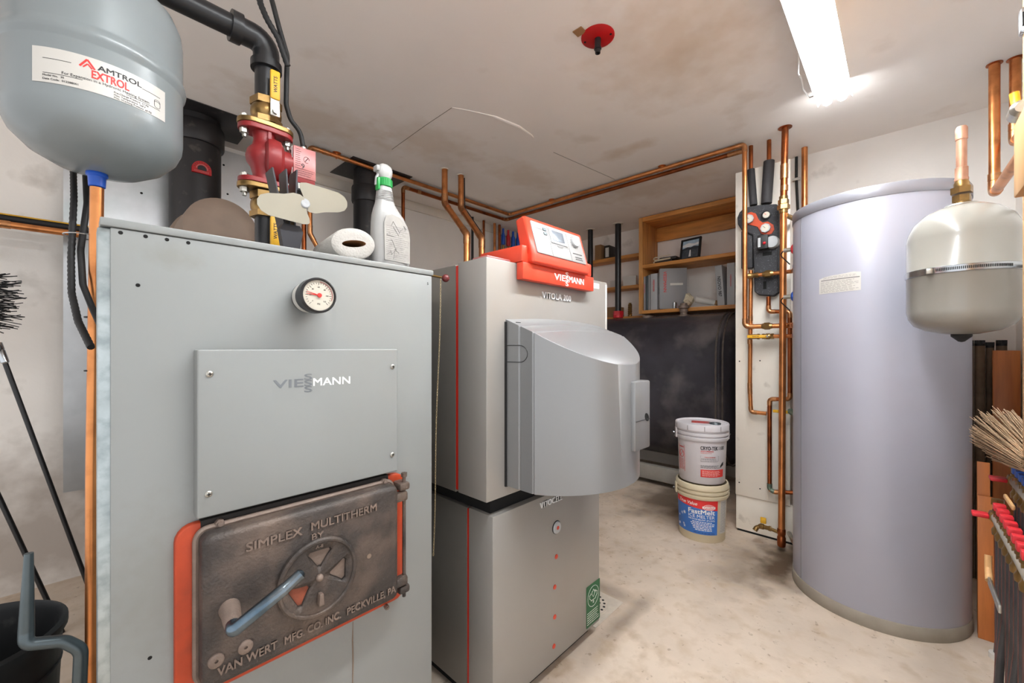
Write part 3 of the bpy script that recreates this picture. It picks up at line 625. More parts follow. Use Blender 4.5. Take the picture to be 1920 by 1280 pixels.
# chimney brush, rods and ash bucket at far left
br = root('chimney_brush', (-.27,2.6,1.36), 'black wire chimney brush sticking in from the left edge', 'brush')
part(br, 'twisted_core', tube(B(), [(-.27,2.6,1.16),(-.27,2.6,1.56),(-.27,2.75,1.60),(-.27,LY,1.60)], .006, 8, rb=.04), m_dark)
bm = B(); R = random.Random(3)
for i in range(330):
    t = R.random(); z = 1.25+.21*t; a = R.uniform(0, 2*PI); L = R.uniform(.10,.145)*(1-.3*abs(2*t-1)**2); d = Vector((math.cos(a), math.sin(a), R.uniform(-.25,.25))); p = Vector((-.27,2.6,z)); k = Vector((0,0,R.uniform(-.012,.012)))
    tube(bm, [p, p+d*L*.5, p+d*L+k], .0022, 4)
part(br, 'bristles', bm, m_bristle, kind='stuff')
def rod(label, a, b, tip):
    r_ = root('brush_rod', b, label, 'rod', None); a, b = Vector(a), Vector(b); d = (b-a).normalized()
    part(r_, 'shaft', cyl(B(), a+d*.08, b, .0085, 12), m_black)
    if tip: part(r_, 'ferrule', lathe(B(), [(.0065,-.015),(.0065,.0),(.0125,.002),(.0125,.03),(.011,.032),(.013,.036),(.013,.085),(.0085,.09)], a, d, 16), m_steel, 'steel threaded ferrule')
    return r_
rod('black brush rod with steel ferrule, leaning beside the zinc sheet', (-.225,2.72,1.19), (.062,2.62,0), True)
rod('black rod farthest left, leaning behind the ash bucket', (-.33,2.62,1.0), (-.04,2.5,0), True)
bk = root('ash_bucket', (-.14,1.32,0), 'black ash bucket with bent grey tube handle, bottom left corner', 'bucket')
part(bk, 'bucket_body', lathe(B(), [(0,.004),(.115,.004),(.12,.0),(.125,.01),(.15,.56),(.158,.572),(.158,.585),(.15,.59),(.144,.575),(.12,.03),(0,.025)], (-.17,1.34,0), seg=48), m_hod)
for z in (.5,.3): part(bk, 'rib', ring(B(), (-.17,1.34,z), .1145+.0625*z, .004, seg=48), m_hod)
part(bk, 'tube_handle', tube(B(), [(-.059,1.14,.80),(-.062,1.14,.66),(-.062,1.135,.64),(-.016,1.13,.625),(.006,1.125,.60),(-.004,1.13,.3),(-.03,1.2,.12)], [.006]+[.0105]*60, 16, rb=.028), m_dgrey, 'bent grey steel tube handle')
part(bk, 'handle_lug', box(B(), -.06,-.02,1.15,1.24,.105,.135,.004), m_hod)

# ================================================================ flues
def flue(name, label, cx, cy, r, plate, z0, hubz, m):
    R = root(name, (cx,cy,z0), label, 'flue pipe')
    part(R, 'pipe', lathe(B(), [(r,z0),(r,CZ-.005)], (cx,cy,0), seg=40), m)
    part(R, 'collar', lathe(B(), [(r*1.0,hubz-.012),(r*1.1,hubz-.01),(r*1.14,hubz),(r*1.14,hubz+.09),(r*1.1,hubz+.1),(r*1.02,hubz+.102)], (cx,cy,0), seg=40), m)
    part(R, 'ceiling_plate', box(B(), plate[0], plate[1], plate[2], plate[3], CZ-.005, CZ-.0008, .001), m)
    return R
f1 = flue('stove_flue', 'wide black flue pipe behind the blue-grey expansion tank, with red thermometer', .45, 2.82, .115, (.30,.68,2.60,2.965), 1.45, 2.28, m_flue)
part(f1, 'tee_branch', lathe(B(), [(.125,-.86),(.125,-.62),(.128,-.615),(.128,-.6),(.135,-.595),(.135,-.30),(.11,-.2),(.11,-.04)], (.405,2.86,1.645), (0,1,0), 40), m_rust, 'brown heat-worn branch')
part(f1, 'branch_cap', lathe(B(), [(.0,-.885),(.07,-.882),(.108,-.872),(.1262,-.862),(.1262,-.62)], (.405,2.86,1.645), (0,1,0), 40), m_rust)
part(f1, 'branch_support', cyl(B(), (.405,2.1,0), (.405,2.1,1.53), .02), m_dark)
dx = Vector((-.45,-2.82,0)).normalized(); c = Vector((.45,2.82,2.11)) + Vector((dx.x*.115, dx.y*.115, 0)) ; ux = Vector((-dx.y, dx.x, 0))
ph = math.atan2(-2.82,-.45)+.22; F = flat((.45+.1155*math.cos(ph), 2.82+.1155*math.sin(ph), 2.115), (-math.sin(ph), math.cos(ph), 0), Z)
semi = [(.042*math.cos(PI*k/20), .042*math.sin(PI*k/20)) for k in range(21)] + [(-.042,-.022),(.042,-.022)]
th = part(f1, 'thermometer', prism(B(), semi, F, -.008, .008), m_esc, 'red half-round thermometer')
bm = B(); prism(bm, [(.02*math.cos(PI*k/16), .02*math.sin(PI*k/16)) for k in range(17)]+[(-.02,-.006),(.02,-.006)], F, .008, .0085)
for k in range(9): a = math.radians(15+k*150/8); stroke(bm, F, [(.032*math.cos(a),.032*math.sin(a)),(.038*math.cos(a),.038*math.sin(a))], .0022, .0086)
part(th, 'scale', bm, m_ink)
bm = B(); prism(bm, [(.026*math.cos(PI*k/16), .026*math.sin(PI*k/16)) for k in range(17)]+[(.0225*math.cos(PI*k/16), .0225*math.sin(PI*k/16)) for k in range(16,-1,-1)], F, .008, .0085); fine(bm, F, -.034, .034, -.018, -.008, 2, .0085, 4); part(th, 'pale_print', bm, m_pumpface)
f2 = flue('boiler_flue', 'narrower black flue pipe with ceiling plate, behind the white spray bottle', 1.417, 2.76, .09, (1.24,1.69,2.6,2.96), .0, 2.2, m_flue)

# ================================================================ circulator pump column on the wood boiler
PX, PY = .381, 1.35
pu = root('iron_supply_pipe', (PX,PY,1.389), 'black iron pipe with elbow above the red circulator pump', 'pipe')
part(pu, 'horizontal_run', tube(B(), [(-.75,PY,2.075),(.315,PY,2.062)], .0285, 24), m_black)
part(pu, 'elbow', tube(B(), [(.30,PY,2.062),(.3815,PY,2.06),(.3815,PY,1.985)], .034, 24, rb=.05), m_black)
for a, b in (((.292,PY,2.0623),(.318,PY,2.0620)), ((.3815,PY,1.978),(.3815,PY,2.0))): part(pu, 'elbow_band', cyl(B(), a, b, .040, 24), m_black)
part(pu, 'riser', cyl(B(), (PX,PY,1.885), (PX,PY,1.99), .029, 24), m_black)
def ball_valve(R, z, lever, down):
    bm = B(); hexnut(bm, (PX,PY,z-.034), (PX,PY,z-.018), .042); hexnut(bm, (PX,PY,z+.018), (PX,PY,z+.038), .041); lathe(bm, [(.034,-.02),(.039,-.01),(.04,0),(.039,.01),(.034,.02)], (PX,PY,z), seg=28)
    v = part(R, 'ball_valve', bm, m_brass, 'brass ball valve')
    a = Vector((PX+.006, PY-.054, z-.014 if not down else z-.006)); part(v, 'stem', cyl(B(), a+Vector((-.002,.02,0)), a+Vector((0,-.008,0)), .008, 12), m_zinc)
    dz = -1 if down else 1
    part(v, 'lever', box(B(), a.x-.012, a.x+.012, a.y-.006, a.y-.003, min(a.z-.012*dz, a.z+.05*dz), max(a.z-.012*dz, a.z+.05*dz), .001), m_zinc)
    g = part(v, 'lever_grip', box(B(), a.x-.0125, a.x+.0125, a.y-.010, a.y+.001, min(a.z+.034*dz, a.z+.116*dz), max(a.z+.034*dz, a.z+.116*dz), .004), m_yellow, 'yellow lever grip')
    Fg = flat((a.x, a.y-.010, a.z+.075*dz), Z, -X); bm = B(); text(bm, 'WATTS', Fg, 0, -.004, .009, width=.045, ext=.0006, bold=.02); part(g, 'grip_lettering', bm, m_ink)
    part(v, 'lever_nut', hexnut(B(), a+Vector((0,-.004,0)), a+Vector((0,-.013,0)), .008), m_zinc)
ball_valve(pu, 1.852, 1, False)
cp = root('circulator_pump', (PX,PY,1.61), 'red circulator pump with pink rating plate on the iron pipe', 'pump')
def flange(z0, z1, m, name, grow=0):
    bm = B(); P = []
    for k in range(28):
        a = 2*PI*k/28; P.append((PX+(.047+grow)*math.cos(a)+(.024 if math.cos(a) > .3 else -.024 if math.cos(a) < -.3 else 0), PY+.038*math.sin(a)))
    prism(bm, P, flat((0,0,0), X, Y), z0, z1); return part(cp, name, bm, m, bev=.002)
flange(1.803, 1.817, m_brass, 'flange', .002); flange(1.788, 1.802, m_pump, 'pump_flange')
flange(1.637, 1.651, m_pump, 'pump_flange'); flange(1.622, 1.636, m_brass, 'flange', .002)
for s in (-1, 1):
    for z in (1.802, 1.636):
        bm = B(); hexnut(bm, (PX+s*.056,PY-.004,z+.014), (PX+s*.056,PY-.004,z+.024), .011); hexnut(bm, (PX+s*.056,PY-.004,z-.028), (PX+s*.056,PY-.004,z-.015), .0115); cyl(bm, (PX+s*.056,PY-.004,z-.038), (PX+s*.056,PY-.004,z+.028), .0055, 10); part(cp, 'flange_bolt', bm, m_zinc)
bm = B(); lathe(bm, [(.030,1.65),(.028,1.668),(.034,1.69),(.044,1.705),(.046,1.72),(.042,1.738),(.03,1.752),(.026,1.77),(.03,1.789)], (PX-.006,PY,0), seg=36)
part(cp, 'volute', bm, m_pump)
part(cp, 'volute_ring', lathe(B(), [(.0,-.02),(.044,-.018),(.058,-.01),(.06,.005),(.055,.022),(.04,.03),(0,.032)], (PX+.012,PY-.012,1.715), (1,-.25,0), 36), m_pump)
bm = B(); 
for s in (-1, 1): prism(bm, [(PX-.004,1.75),(PX+.004,1.75),(PX+.004,1.79),(PX-.004,1.79)], flat((0,PY+.026*s,0), X, Z), -.008, .008)
part(cp, 'rib', bm, m_pump)
mo = part(cp, 'motor_housing', box(B(), .437, .503, 1.30, 1.368, 1.658, 1.768, .008), m_pump)
part(mo, 'rear_neck', cyl(B(), (.40,1.335,1.715), (.44,1.335,1.715), .036, 28), m_pump)
fp = part(mo, 'rating_plate', box(B(), .4385, .5015, 1.2985, 1.3005, 1.676, 1.766, .0005), m_pumpface, 'pink rating plate')
F = flat((.4385,1.2985,1.676), X, Z); bm = B(); tube(bm, [F(.036+.008*math.cos(a), .056+.009*math.sin(a), .0004) for a in [2*PI*k/20 for k in range(18)]], .0007, 4); stroke(bm, F, [(.032,.05),(.04,.062)], .002, .0006)
text(bm, '9', F, .026, .028, .014, ext=.0005, bold=.02); fine(bm, F, .005, .022, .03, .085, 9, .0006, 2, .4); fine(bm, F, .012, .058, .004, .022, 3, .0006, 8, .4); stroke(bm, F, [(.003,.025),(.06,.025)], .0008, .0006)
part(fp, 'plate_print', bm, m_ink)
tg = part(mo, 'name_tape', box(B(), .4355, .437, 1.302, 1.326, 1.664, 1.764, .0003), m_paper)
F = flat((.4355,1.314,1.714), Z, Y); bm = B(); text(bm, 'MAIN PUMP', F, 0, -.006, .012, width=.085, ext=.0006, bold=.01); part(tg, 'tape_lettering', bm, m_ink)
ju = part(mo, 'junction_box', box(B(), .444, .497, 1.296, 1.36, 1.635, 1.66, .003), m_black); part(ju, 'small_tag', box(B(), .45, .464, 1.2945, 1.2962, 1.641, 1.656), m_paper)
part(mo, 'cable_gland', cyl(B(), (.478,1.335,1.767), (.478,1.335,1.783), .009, 14), m_zinc)
low = root('iron_return_pipe', (PX,PY,1.389), 'short black iron pipe with lower brass valve, below the red circulator pump', 'pipe')
part(low, 'nipple', cyl(B(), (PX,PY,1.389), (PX,PY,1.56), .029, 24), m_black); ball_valve(low, 1.580, 1, True)
single('pump_cable', tube(B(), [(.478,1.335,1.7845),(.472,1.34,1.83),(.445,1.345,1.86),(.433,1.345,1.90),(.433,1.34,1.985),(.428,1.318,2.03),(.40,1.298,2.085),(.385,1.298,2.14),(.375,1.34,2.25),(.37,1.40,CZ-.001)], .0068, 10, rb=.05), m_rubber, 'thin grey cable from the ceiling to the red circulator pump', 'cable')
single('ceiling_conduit', ribbed(B(), [(.345,1.345,CZ-.001),(.348,1.335,2.25),(.352,1.30,2.13),(.366,1.292,2.09),(.395,1.29,2.05),(.423,1.30,1.99)], .0085, .06), m_rubber, 'ribbed black conduit strapped to the iron elbow', 'conduit')

# ================================================================ things on top of the wood boiler
TZ = 1.3892
fa = root('stove_fan', (.40,1.16,TZ), 'heat-powered stove fan with ivory blades standing on the wood boiler', 'fan')
part(fa, 'base', box(B(), .345, .425, 1.13, 1.20, TZ, TZ+.02, .003), m_fin)
part(fa, 'stem', prism(B(), [(-.016,.018),(.016,.018),(.028,.085),(.02,.1),(-.02,.1),(-.028,.085)], flat((.385,1.165,TZ), X, Z), -.012, .012), m_fin)
for k, (dx0, dx1) in enumerate(((-.006,-.036),(.004,-.004),(.016,.022))):
    part(fa, 'cooling_fin', prism(B(), [(.375+dx0,TZ+.09),(.375+dx1,TZ+.236+.006*k),(.3785+dx1,TZ+.236+.006*k),(.379+dx0,TZ+.09)], flat((0,1.185,0), X, Z), -.024, .03), m_fin)
hub = Vector((.407,1.125,1.543)); part(fa, 'motor', cyl(B(), hub+Vector((-.01,.055,-.005)), hub+Vector((0,.004,0)), .015, 20), m_fin)
part(fa, 'hub', lathe(B(), [(.0125,-.004),(.0125,.003),(.010,.0055),(.002,.006),(0,.005)], hub, (0,-1,0), 24), m_grey_p)
def blade(s):
    bm = B(); out = [(-.012,.050),(.0,.053),(.03,.052),(.082,.049),(.098,.042),(.107,.030),(.108,.018),(.102,.006),(.086,-.002),(.05,-.010),(.03,-.018),(.014,-.018),(.006,-.014),(-.004,.004),(-.004,.018),(-.013,.036),(-.015,.046)]
    f, b = [], []
    for u, v in out:
        p = Vector((s*u*1.02, -(v-.015)*.22*s-.004*(u/.1), s*v*.98)); f.append(bm.verts.new(hub+p+Vector((0,-.0006,0)))); b.append(bm.verts.new(hub+p+Vector((0,.0006,0))))
    bm.faces.new(f); bm.faces.new(b[::-1])
    for i in range(len(f)): j = (i+1) % len(f); bm.faces.new((f[i], f[j], b[j], b[i]))
    return bm
for s in (1, -1): part(fa, 'fan_blade', blade(s), m_fan)
# paper towel roll lying on the lid, squashed core towards the viewer
ax = Vector((.12,.99,0)).normalized(); e0 = Vector((.482,1.005,1.389+.043)); sd = Vector((ax.y,-ax.x,0))
pt = root('paper_towel_roll', (.46,1.08,TZ), 'squashed roll of white paper towel lying on the wood boiler', 'paper towel')
tl = math.radians(9)
def ring_pts(c, a, b): return [c + sd*(a*math.cos(t)*math.cos(tl)-b*math.sin(t)*math.sin(tl)) + Z*(a*math.cos(t)*math.sin(tl)+b*math.sin(t)) for t in [2*PI*k/48 for k in range(48)]]
bm = B(); rows = []
for d, a, b in ((0,.030,.0085),(.0,.031,.0095),(-.001,.040,.022),(0,.050,.034),(.003,.0545,.0385),(.012,.0565,.0405),(.17,.0565,.0405),(.178,.05,.036),(.178,.03,.01)): rows.append([bm.verts.new(p) for p in ring_pts(e0+ax*d, a, b)])
for A, Q in zip(rows, rows[1:]):
    for k in range(48): bm.faces.new((A[k], A[(k+1) % 48], Q[(k+1) % 48], Q[k]))
part(pt, 'paper', bm, m_towel)
bm = B(); rows = [[bm.verts.new(p) for p in ring_pts(e0+ax*d, .030, .0085)] for d in (-.0005,.175)]
for k in range(48): bm.faces.new((rows[0][k], rows[0][(k+1) % 48], rows[1][(k+1) % 48], rows[1][k]))
bm.faces.new(rows[1]); part(pt, 'core', bm, m_card, 'brown cardboard core')
# trigger spray bottle seen with its flat side to the viewer
sb = root('spray_bottle', (.615,1.03,TZ), 'white trigger spray bottle with green collar on the wood boiler', 'bottle')
bx, by = .606, 1.045
def oval(bm, rows, bx=bx, by=by, n=40, p=2.6):
    R = []
    for z, cx, a, b in rows:
        R.append([bm.verts.new((bx+cx+a*math.copysign(abs(math.cos(t))**(2/p), math.cos(t)), by+b*math.copysign(abs(math.sin(t))**(2/p), math.sin(t)), z)) for t in [2*PI*k/n for k in range(n)]])
    for A, Q in zip(R, R[1:]):
        for k in range(n): bm.faces.new((A[k], A[(k+1) % n], Q[(k+1) % n], Q[k]))
    bm.faces.new(R[0][::-1]); bm.faces.new(R[-1]); return bm
body = [(TZ,.0,.050,.026),(TZ+.005,.0,.055,.03),(TZ+.03,.0,.056,.031),(TZ+.09,.0,.055,.031),(TZ+.125,-.002,.052,.030),(TZ+.145,-.007,.045,.028),(TZ+.163,-.013,.035,.024),(TZ+.178,-.016,.027,.021),(TZ+.19,-.017,.0235,.019),(TZ+.212,-.0175,.0215,.0185),(TZ+.222,-.0175,.019,.017),(TZ+.228,-.0175,.015,.015)]
bb = part(sb, 'bottle_body', oval(B(), body), m_bottle)
lp = [(-.034,.018),(.044,.016),(.045,.09),(.040,.112),(.028,.130),(.010,.142),(-.012,.146),(-.030,.138),(-.036,.12)]
F = flat((bx,by-.0305,TZ), X, Z); lab = part(bb, 'worn_label', prism(B(), lp, F, -.002, .0012), mat('worn_bottle_label', (158,155,150), .5, var=.12, scale=40, rgb2=(96,94,92), amt=.5, lo=.58, hi=.72, scale2=60), 'worn crumpled label', bev=.001)
bm = B(); fine(bm, F, -.03, .04, .02, .115, 17, .0015, 21, .3); R = random.Random(5)
part(lab, 'faded_print', bm, m_ink_g)
bm = B()
for k in range(9): 
    u, v = R.uniform(-.025,.03), R.uniform(.03,.12); tube(bm, [F(u,v,.0013), F(u+R.uniform(-.012,.012),v+R.uniform(-.012,.012),.0016), F(u+R.uniform(-.03,.03),v+R.uniform(-.03,.02),.0013)], .0008, 4)
part(lab, 'crease', bm, m_ink_g)
bm = B()
for k in range(6): ring(bm, (bx-.0172,by,TZ+.188+k*.0045), .0212+.0006*(5-k), .0011, ts=5, seg=32)
part(bb, 'neck_ribs', bm, m_bottle)
gc = part(sb, 'green_collar', lathe(B(), [(.0165,TZ+.224),(.0205,TZ+.226),(.0205,TZ+.245),(.018,TZ+.248)], (bx-.0175,by,0), seg=32), m_gcap, 'green screw collar')
bm = B()
for k in range(26): a = 2*PI*k/26; cyl(bm, (bx-.0175+.0205*math.cos(a), by+.0205*math.sin(a), TZ+.228), (bx-.0175+.0205*math.cos(a), by+.0205*math.sin(a), TZ+.244), .0011, 5)
part(gc, 'grip_ribs', bm, m_gcap); part(gc, 'lock_tab', box(B(), bx-.043,bx-.037,by-.012,by+.004,TZ+.212,TZ+.245,.001), m_gcap)
th_ = part(sb, 'trigger_head', oval(B(), [(TZ+.247,-.0175,.014,.012),(TZ+.255,-.0175,.02,.013),(TZ+.262,-.018,.0225,.0135),(TZ+.274,-.017,.0225,.013),(TZ+.283,-.017,.018,.012),(TZ+.287,-.019,.011,.009)]), m_bottle)
part(th_, 'nozzle', box(B(), bx-.046,bx-.037,by-.011,by+.011,TZ+.263,TZ+.279,.003), m_bottle)
part(th_, 'trigger', tube(B(), [(bx-.032,by,TZ+.262),(bx-.041,by,TZ+.247),(bx-.044,by,TZ+.225)], [.005,.0045,.0035], 10), m_bottle)
# ================================================================ CEILING: lamp, fitting
LX0, LX1, LYC, LZ = .04, 2.462, .228, 2.332  # unseen length of the fixture extended to light the far alcove
fl = root('fluorescent_light', (1.25, LYC, CZ), 'white fluorescent ceiling light with two lit tubes', 'light')
prof = [(-.066,LZ),(-.062,LZ+.006),(-.03,2.385),(-.03,CZ-.001),(.03,CZ-.001),(.03,2.385),(.062,LZ+.006),(.066,LZ),(.0655,LZ-.003),(.058,LZ+.008),(.026,2.379),(-.026,2.379),(-.058,LZ+.008),(-.0655,LZ-.003)]
part(fl, 'reflector', prism(B(), prof, flat((0,LYC,0), Y, Z), LX0, LX1), m_fix)
for s in (-1, 1):
    t = part(fl, 'tube', cyl(B(), (LX0+.015,LYC+s*.028,LZ+.008), (LX1-.012,LYC+s*.028,LZ+.008), .019, 24), m_tube, 'glowing tube')
    part(t, 'tube_end', lathe(B(), [(.0185,-.012),(.019,-.01),(.019,.006),(.012,.012),(0,.012)], (LX1-.012,LYC+s*.028,LZ+.008), (1,0,0), 20), m_tube)
    part(fl, 'lamp_holder', box(B(), LX0+.002, LX0+.016, LYC+s*.028-.014, LYC+s*.028+.014, LZ-.004, 2.382, .003), m_fix)
single('lamp_cord', tube(B(), [(1.97,.292,2.36),(2.03,.305,2.335),(2.10,.318,2.33),(2.17,.318,2.345),(2.26,.322,2.335),(2.35,.314,2.335),(2.40,.30,2.36)], .0034, 8, rb=.05), m_fix, 'white cord looping beside the fluorescent light', 'cord')
es = root('escutcheon_plate', (1.44,.887,CZ), 'round red escutcheon plate with black pipe stub on the ceiling', 'ceiling plate')
part(es, 'plate', lathe(B(), [(.066,-.001),(.066,-.003),(.058,-.007),(.018,-.010),(0,-.010)], (1.44,.887,CZ), seg=40), m_esc)
part(es, 'pipe_stub', lathe(B(), [(.0125,-.01),(.0125,-.045),(.0145,-.046),(.0145,-.052),(.0105,-.053),(.0105,-.068),(.007,-.068),(.006,-.06),(0,-.06)], (1.44,.887,CZ), seg=20), m_black)
for a in (1.9, -1.25): part(es, 'screw', ball(B(), (1.44+.052*math.cos(a),.887+.052*math.sin(a),CZ-.006), .005, 10), m_dark)
single('cardboard_scrap', box(B(), 1.348,1.385,.905,.945,CZ-.004,CZ-.001, M=None), m_card, 'torn bit of brown cardboard tucked behind the red escutcheon', 'cardboard')

# ================================================================ COPPER on the ceiling
CA = [(1.07,2.64,1.0),(1.07,2.64,1.72),(.985,2.64,1.87),(.985,2.64,2.4),(2.757,2.64,2.4),(2.782,.69,2.4),(2.782,.688,1.295),(2.806,.455,1.295),(2.668,.414,1.295)]
pa = pipe('overhead_pipe', 'copper pipe hung from the ceiling nearest the room, dropping beside the black pump block', CA, .0137, rb=.03, couplings=[((1.08,2.64,2.4),(1,0,0),.04),((1.205,2.64,2.4),(1,0,0),.035),((2.782,.688,1.33),(0,0,1),.03)])
CB_ = [(1.72,2.775,1.2),(1.72,2.775,2.4),(2.85,2.775,2.4),(2.868,.76,2.4),(2.868,.70,2.4)]
pb = pipe('overhead_pipe', 'copper pipe on the ceiling running on the wall side of its twin', CB_, .0137, m_cu_d, rb=.03, couplings=[((1.86,2.775,2.4),(1,0,0),.03)])
for (x, y), p_ in (((1.15,2.64),pa),((2.7635,2.15),pa),((2.7755,1.2),pa),((2.1,2.775),pb)):
    h = part(p_, 'bell_hanger', lathe(B(), [(.010,-.026),(.009,-.012),(.013,-.006),(.026,-.002),(.027,-.0005)], (x,y,CZ), seg=20), m_cu); part(h, 'hanger_ring', ring(B(), (x,y,2.4), .0155, .0035, 'x' if p_ is pa and y > 2.5 else 'x', 20, ts=6), m_cu)
for x, y0, y1, lab in ((1.772,2.325,2.08,'left of the two bent copper pipes dropping from ceiling behind the oil boiler'),(1.915,2.32,2.09,'right of the two bent copper pipes dropping from ceiling behind the oil boiler')):
    pp = pipe('bent_copper_pipe', lab, [(x,y0,CZ-.001),(x,y0,2.18),(x-.006,y1,1.915),(x-.006,y1,.0)], .0205, rb=.035, seg=18)
    part(pp, 'ceiling_flange', lathe(B(), [(.0215,-.001),(.028,-.001),(.028,-.005),(.0215,-.006)], (x,y0,CZ), seg=20), m_trimw)
single('black_cable', tube(B(), [(1.965,2.345,CZ-.001),(1.968,2.345,2.2),(1.965,2.14,1.96),(1.95,2.13,1.9),(1.95,2.13,.0)], .0065, 8, rb=.05), m_rubber, 'thin black cable following the right-hand bent copper pipe', 'cable')
for px, lab in ((868.8,'black pipe standing against the wall between the two bent copper pipes'),(890,'brown pipe standing against the wall behind the bent copper pipes')):
    c = at(px+17, 430, 'y', 2.99); pipe('wall_pipe', lab, [(c.x,2.99,0),(c.x,2.99,CZ-.001)], .012, m_rubber if px < 880 else m_cu_d)
for px, lab in ((927.5,'left copper pipe of the pair beside the red and blue wall manifold'),(936.5,'right copper pipe of the pair beside the red and blue wall manifold')):
    c = at(px, 430, 'y', 2.98); pipe('wall_pipe', lab, [(c.x,2.98,0),(c.x,2.98,CZ-.001)], .014, m_cu if px < 930 else m_cu_d)
c = at(573.5,440,'y',2.66); pipe('drop_pipe', 'short visible copper pipe between the stove fan and the copper elbow behind it', [(c.x,2.69,1.0),(c.x,2.69,CZ-.001)], .0137, m_cu_d)
# wall manifold behind the control panel
wm = root('wall_manifold', (3.3,3.0,2.1), 'pipe manifold with blue and red valves on the wall behind the control panel', 'manifold')
part(wm, 'header', cyl(B(), (3.0,3.0,2.15), (3.75,3.0,2.15), .022, 18), m_brass); part(wm, 'mounting_rail', box(B(), 2.99,3.76,3.03,3.058,2.10,2.17,.003), m_dark)
for k in range(9):
    x = 3.04+.075*k; v = part(wm, 'valve', lathe(B(), [(.012,2.17),(.016,2.19),(.016,2.215),(.011,2.22),(.011,2.23)], (x,3.0,0), seg=14), m_brass)
    part(v, 'handle', lathe(B(), [(.016,2.232),(.021,2.24),(.021,2.33),(.016,2.345),(.012,2.36),(.012,2.40)], (x,3.0,0), seg=14), m_bluef if k in (0,2,3) and k < 4 else m_redh)
part(wm, 'bracket_arm', box(B(), 2.99,3.76,2.985,3.0,2.095,2.12,.003), m_cu_d)

# ================================================================ BACK: shelves, oil tank
SX = 3.72
sh_ = root('shelf_unit', (3.88,1.32,1.49), 'open pine shelf unit with binders, above the black oil tank', 'shelf')
part(sh_, 'side', box(B(), SX,4.06,1.80,1.838,1.49,2.412,.003), m_woodv)
part(sh_, 'side', box(B(), SX,4.06,.83,.868,1.49,2.412,.003), m_woodv)
part(sh_, 'top', box(B(), SX,4.06,.868,1.80,2.372,2.412,.003), m_wood); part(sh_, 'bottom', box(B(), SX-.012,4.06,.868,1.80,1.49,1.522,.003), m_wood)
part(sh_, 'shelf', box(B(), SX-.004,4.05,.868,1.80,1.925,1.957,.003), m_wood); part(sh_, 'back_rail', box(B(), 4.03,4.05,.868,1.80,2.235,2.372,.003), m_wood)
for z, t in ((2.09,.035),(1.775,.032),(1.462,.028)):
    lab = {2.09:'uppermost of the pine planks on the back wall left of the shelf unit',1.775:'middle pine plank on the back wall, holding the white envelopes',1.462:'lowest pine plank on the back wall, at the red pipe fitting'}[z]
    single('wall_shelf', box(B(), 3.90,4.068,1.845,3.0,z,z+t,.003), m_wood, lab, 'shelf', 'pine planks on the back wall', bev=0)
def binder(name, lab, y, w, h, m, x0=3.735, dpt=.24, tilt=0, texts=(), group='binders on the pine shelf', z=1.5225):
    R = root(name, (x0+dpt/2, y, z), lab, 'binder', group); M_ = Matrix.Translation((0,y,z)) @ Matrix.Rotation(math.radians(tilt),4,'X') @ Matrix.Translation((0,-y,-z))
    part(R, 'cover', box(B(), x0, x0+dpt, y-w/2, y+w/2, z, z+h, .0025, M_), m)
    part(R, 'pages', box(B(), x0+.012, x0+dpt+.001, y-w/2+.004, y+w/2-.004, z+h-.004, z+h+.0006, 0, M_), m_paper)
    F0 = flat((x0-.0006, y, z+h/2), -Y, Z)
    for s, du, dv, hh, wd, mm, nm in texts:
        bm = B(); text(bm, s, flat(M_ @ F0(du,dv,0), M_.to_3x3() @ -Z, M_.to_3x3() @ -Y), 0, -hh/2, hh, width=wd, ext=.001, bold=.02); part(R, nm, bm, mm)
    return R
for k, (y, h) in enumerate(((1.787,.325),(1.762,.33),(1.741,.335))):
    binder('thin_binder', ('leftmost thin grey binder, touching the shelf side','middle thin dark-edged binder of three at the left of shelf','third thin grey binder from the shelf side, beside the white binder')[k], y, .017, h, (m_book,m_dgrey,m_book)[k], texts=[('VIESSMANN',0,.05,.007,.09,m_ink_r,'spine_print')] if k == 0 else ())
binder('binder', 'white binder with small red spine print, beside the tall grey binder', 1.694, .066, .342, m_grey_p, texts=[('VIESSMANN',0,.06,.016,.11,m_ink_r,'spine_print')])
w1 = root('binder', (3.84,1.60,1.5225), 'tall grey binder turned to show its cover with red print', 'binder', 'binders on the pine shelf')
M_ = Matrix.Translation((3.735,1.645,1.5225)) @ Matrix.Rotation(math.radians(-57),4,'Z')
part(w1, 'cover', box(B(), 0,.235,-.058,0,0,.372,.003, M_), m_book)
part(w1, 'spine_panel', box(B(), -.0012,.0,-.055,-.003,.01,.362,0, M_), m_grey_p)
R3 = M_.to_3x3()
bm = B(); text(bm, 'VIESSMANN', flat(M_ @ Vector((.045,-.0585,.25)), R3 @ -Z, R3 @ X), 0, -.013, .026, width=.19, ext=.001, bold=.02); part(w1, 'cover_print', bm, m_ink_r)
bm = B(); text(bm, 'LXO', flat(M_ @ Vector((-.0013,-.03,.17)), R3 @ -Z, R3 @ -Y), 0, -.008, .018, width=.06, ext=.001); part(w1, 'spine_mark', bm, m_ink)
part(w1, 'cover_label', box(B(), .09,.20,-.0592,-.058,.215,.235,0, M_), m_paper)
binder('binder', 'white binder with black spine lettering leaning at the right of shelf', 1.105, .055, .34, m_grey_p, tilt=-4, z=1.5245, texts=[('NEOVO 987',0,-.01,.024,.17,m_ink,'spine_print')])
binder('binder', 'pale binder standing farthest right, beside the white board', 1.03, .06, .35, m_grey_p, texts=[('VIESSMANN',0,.03,.01,.1,m_ink_r,'spine_print')])
rb_ = root('paper_roll', (3.84,1.27,1.5225), 'rolled-up paper lying on the lower pine shelf', 'paper roll')
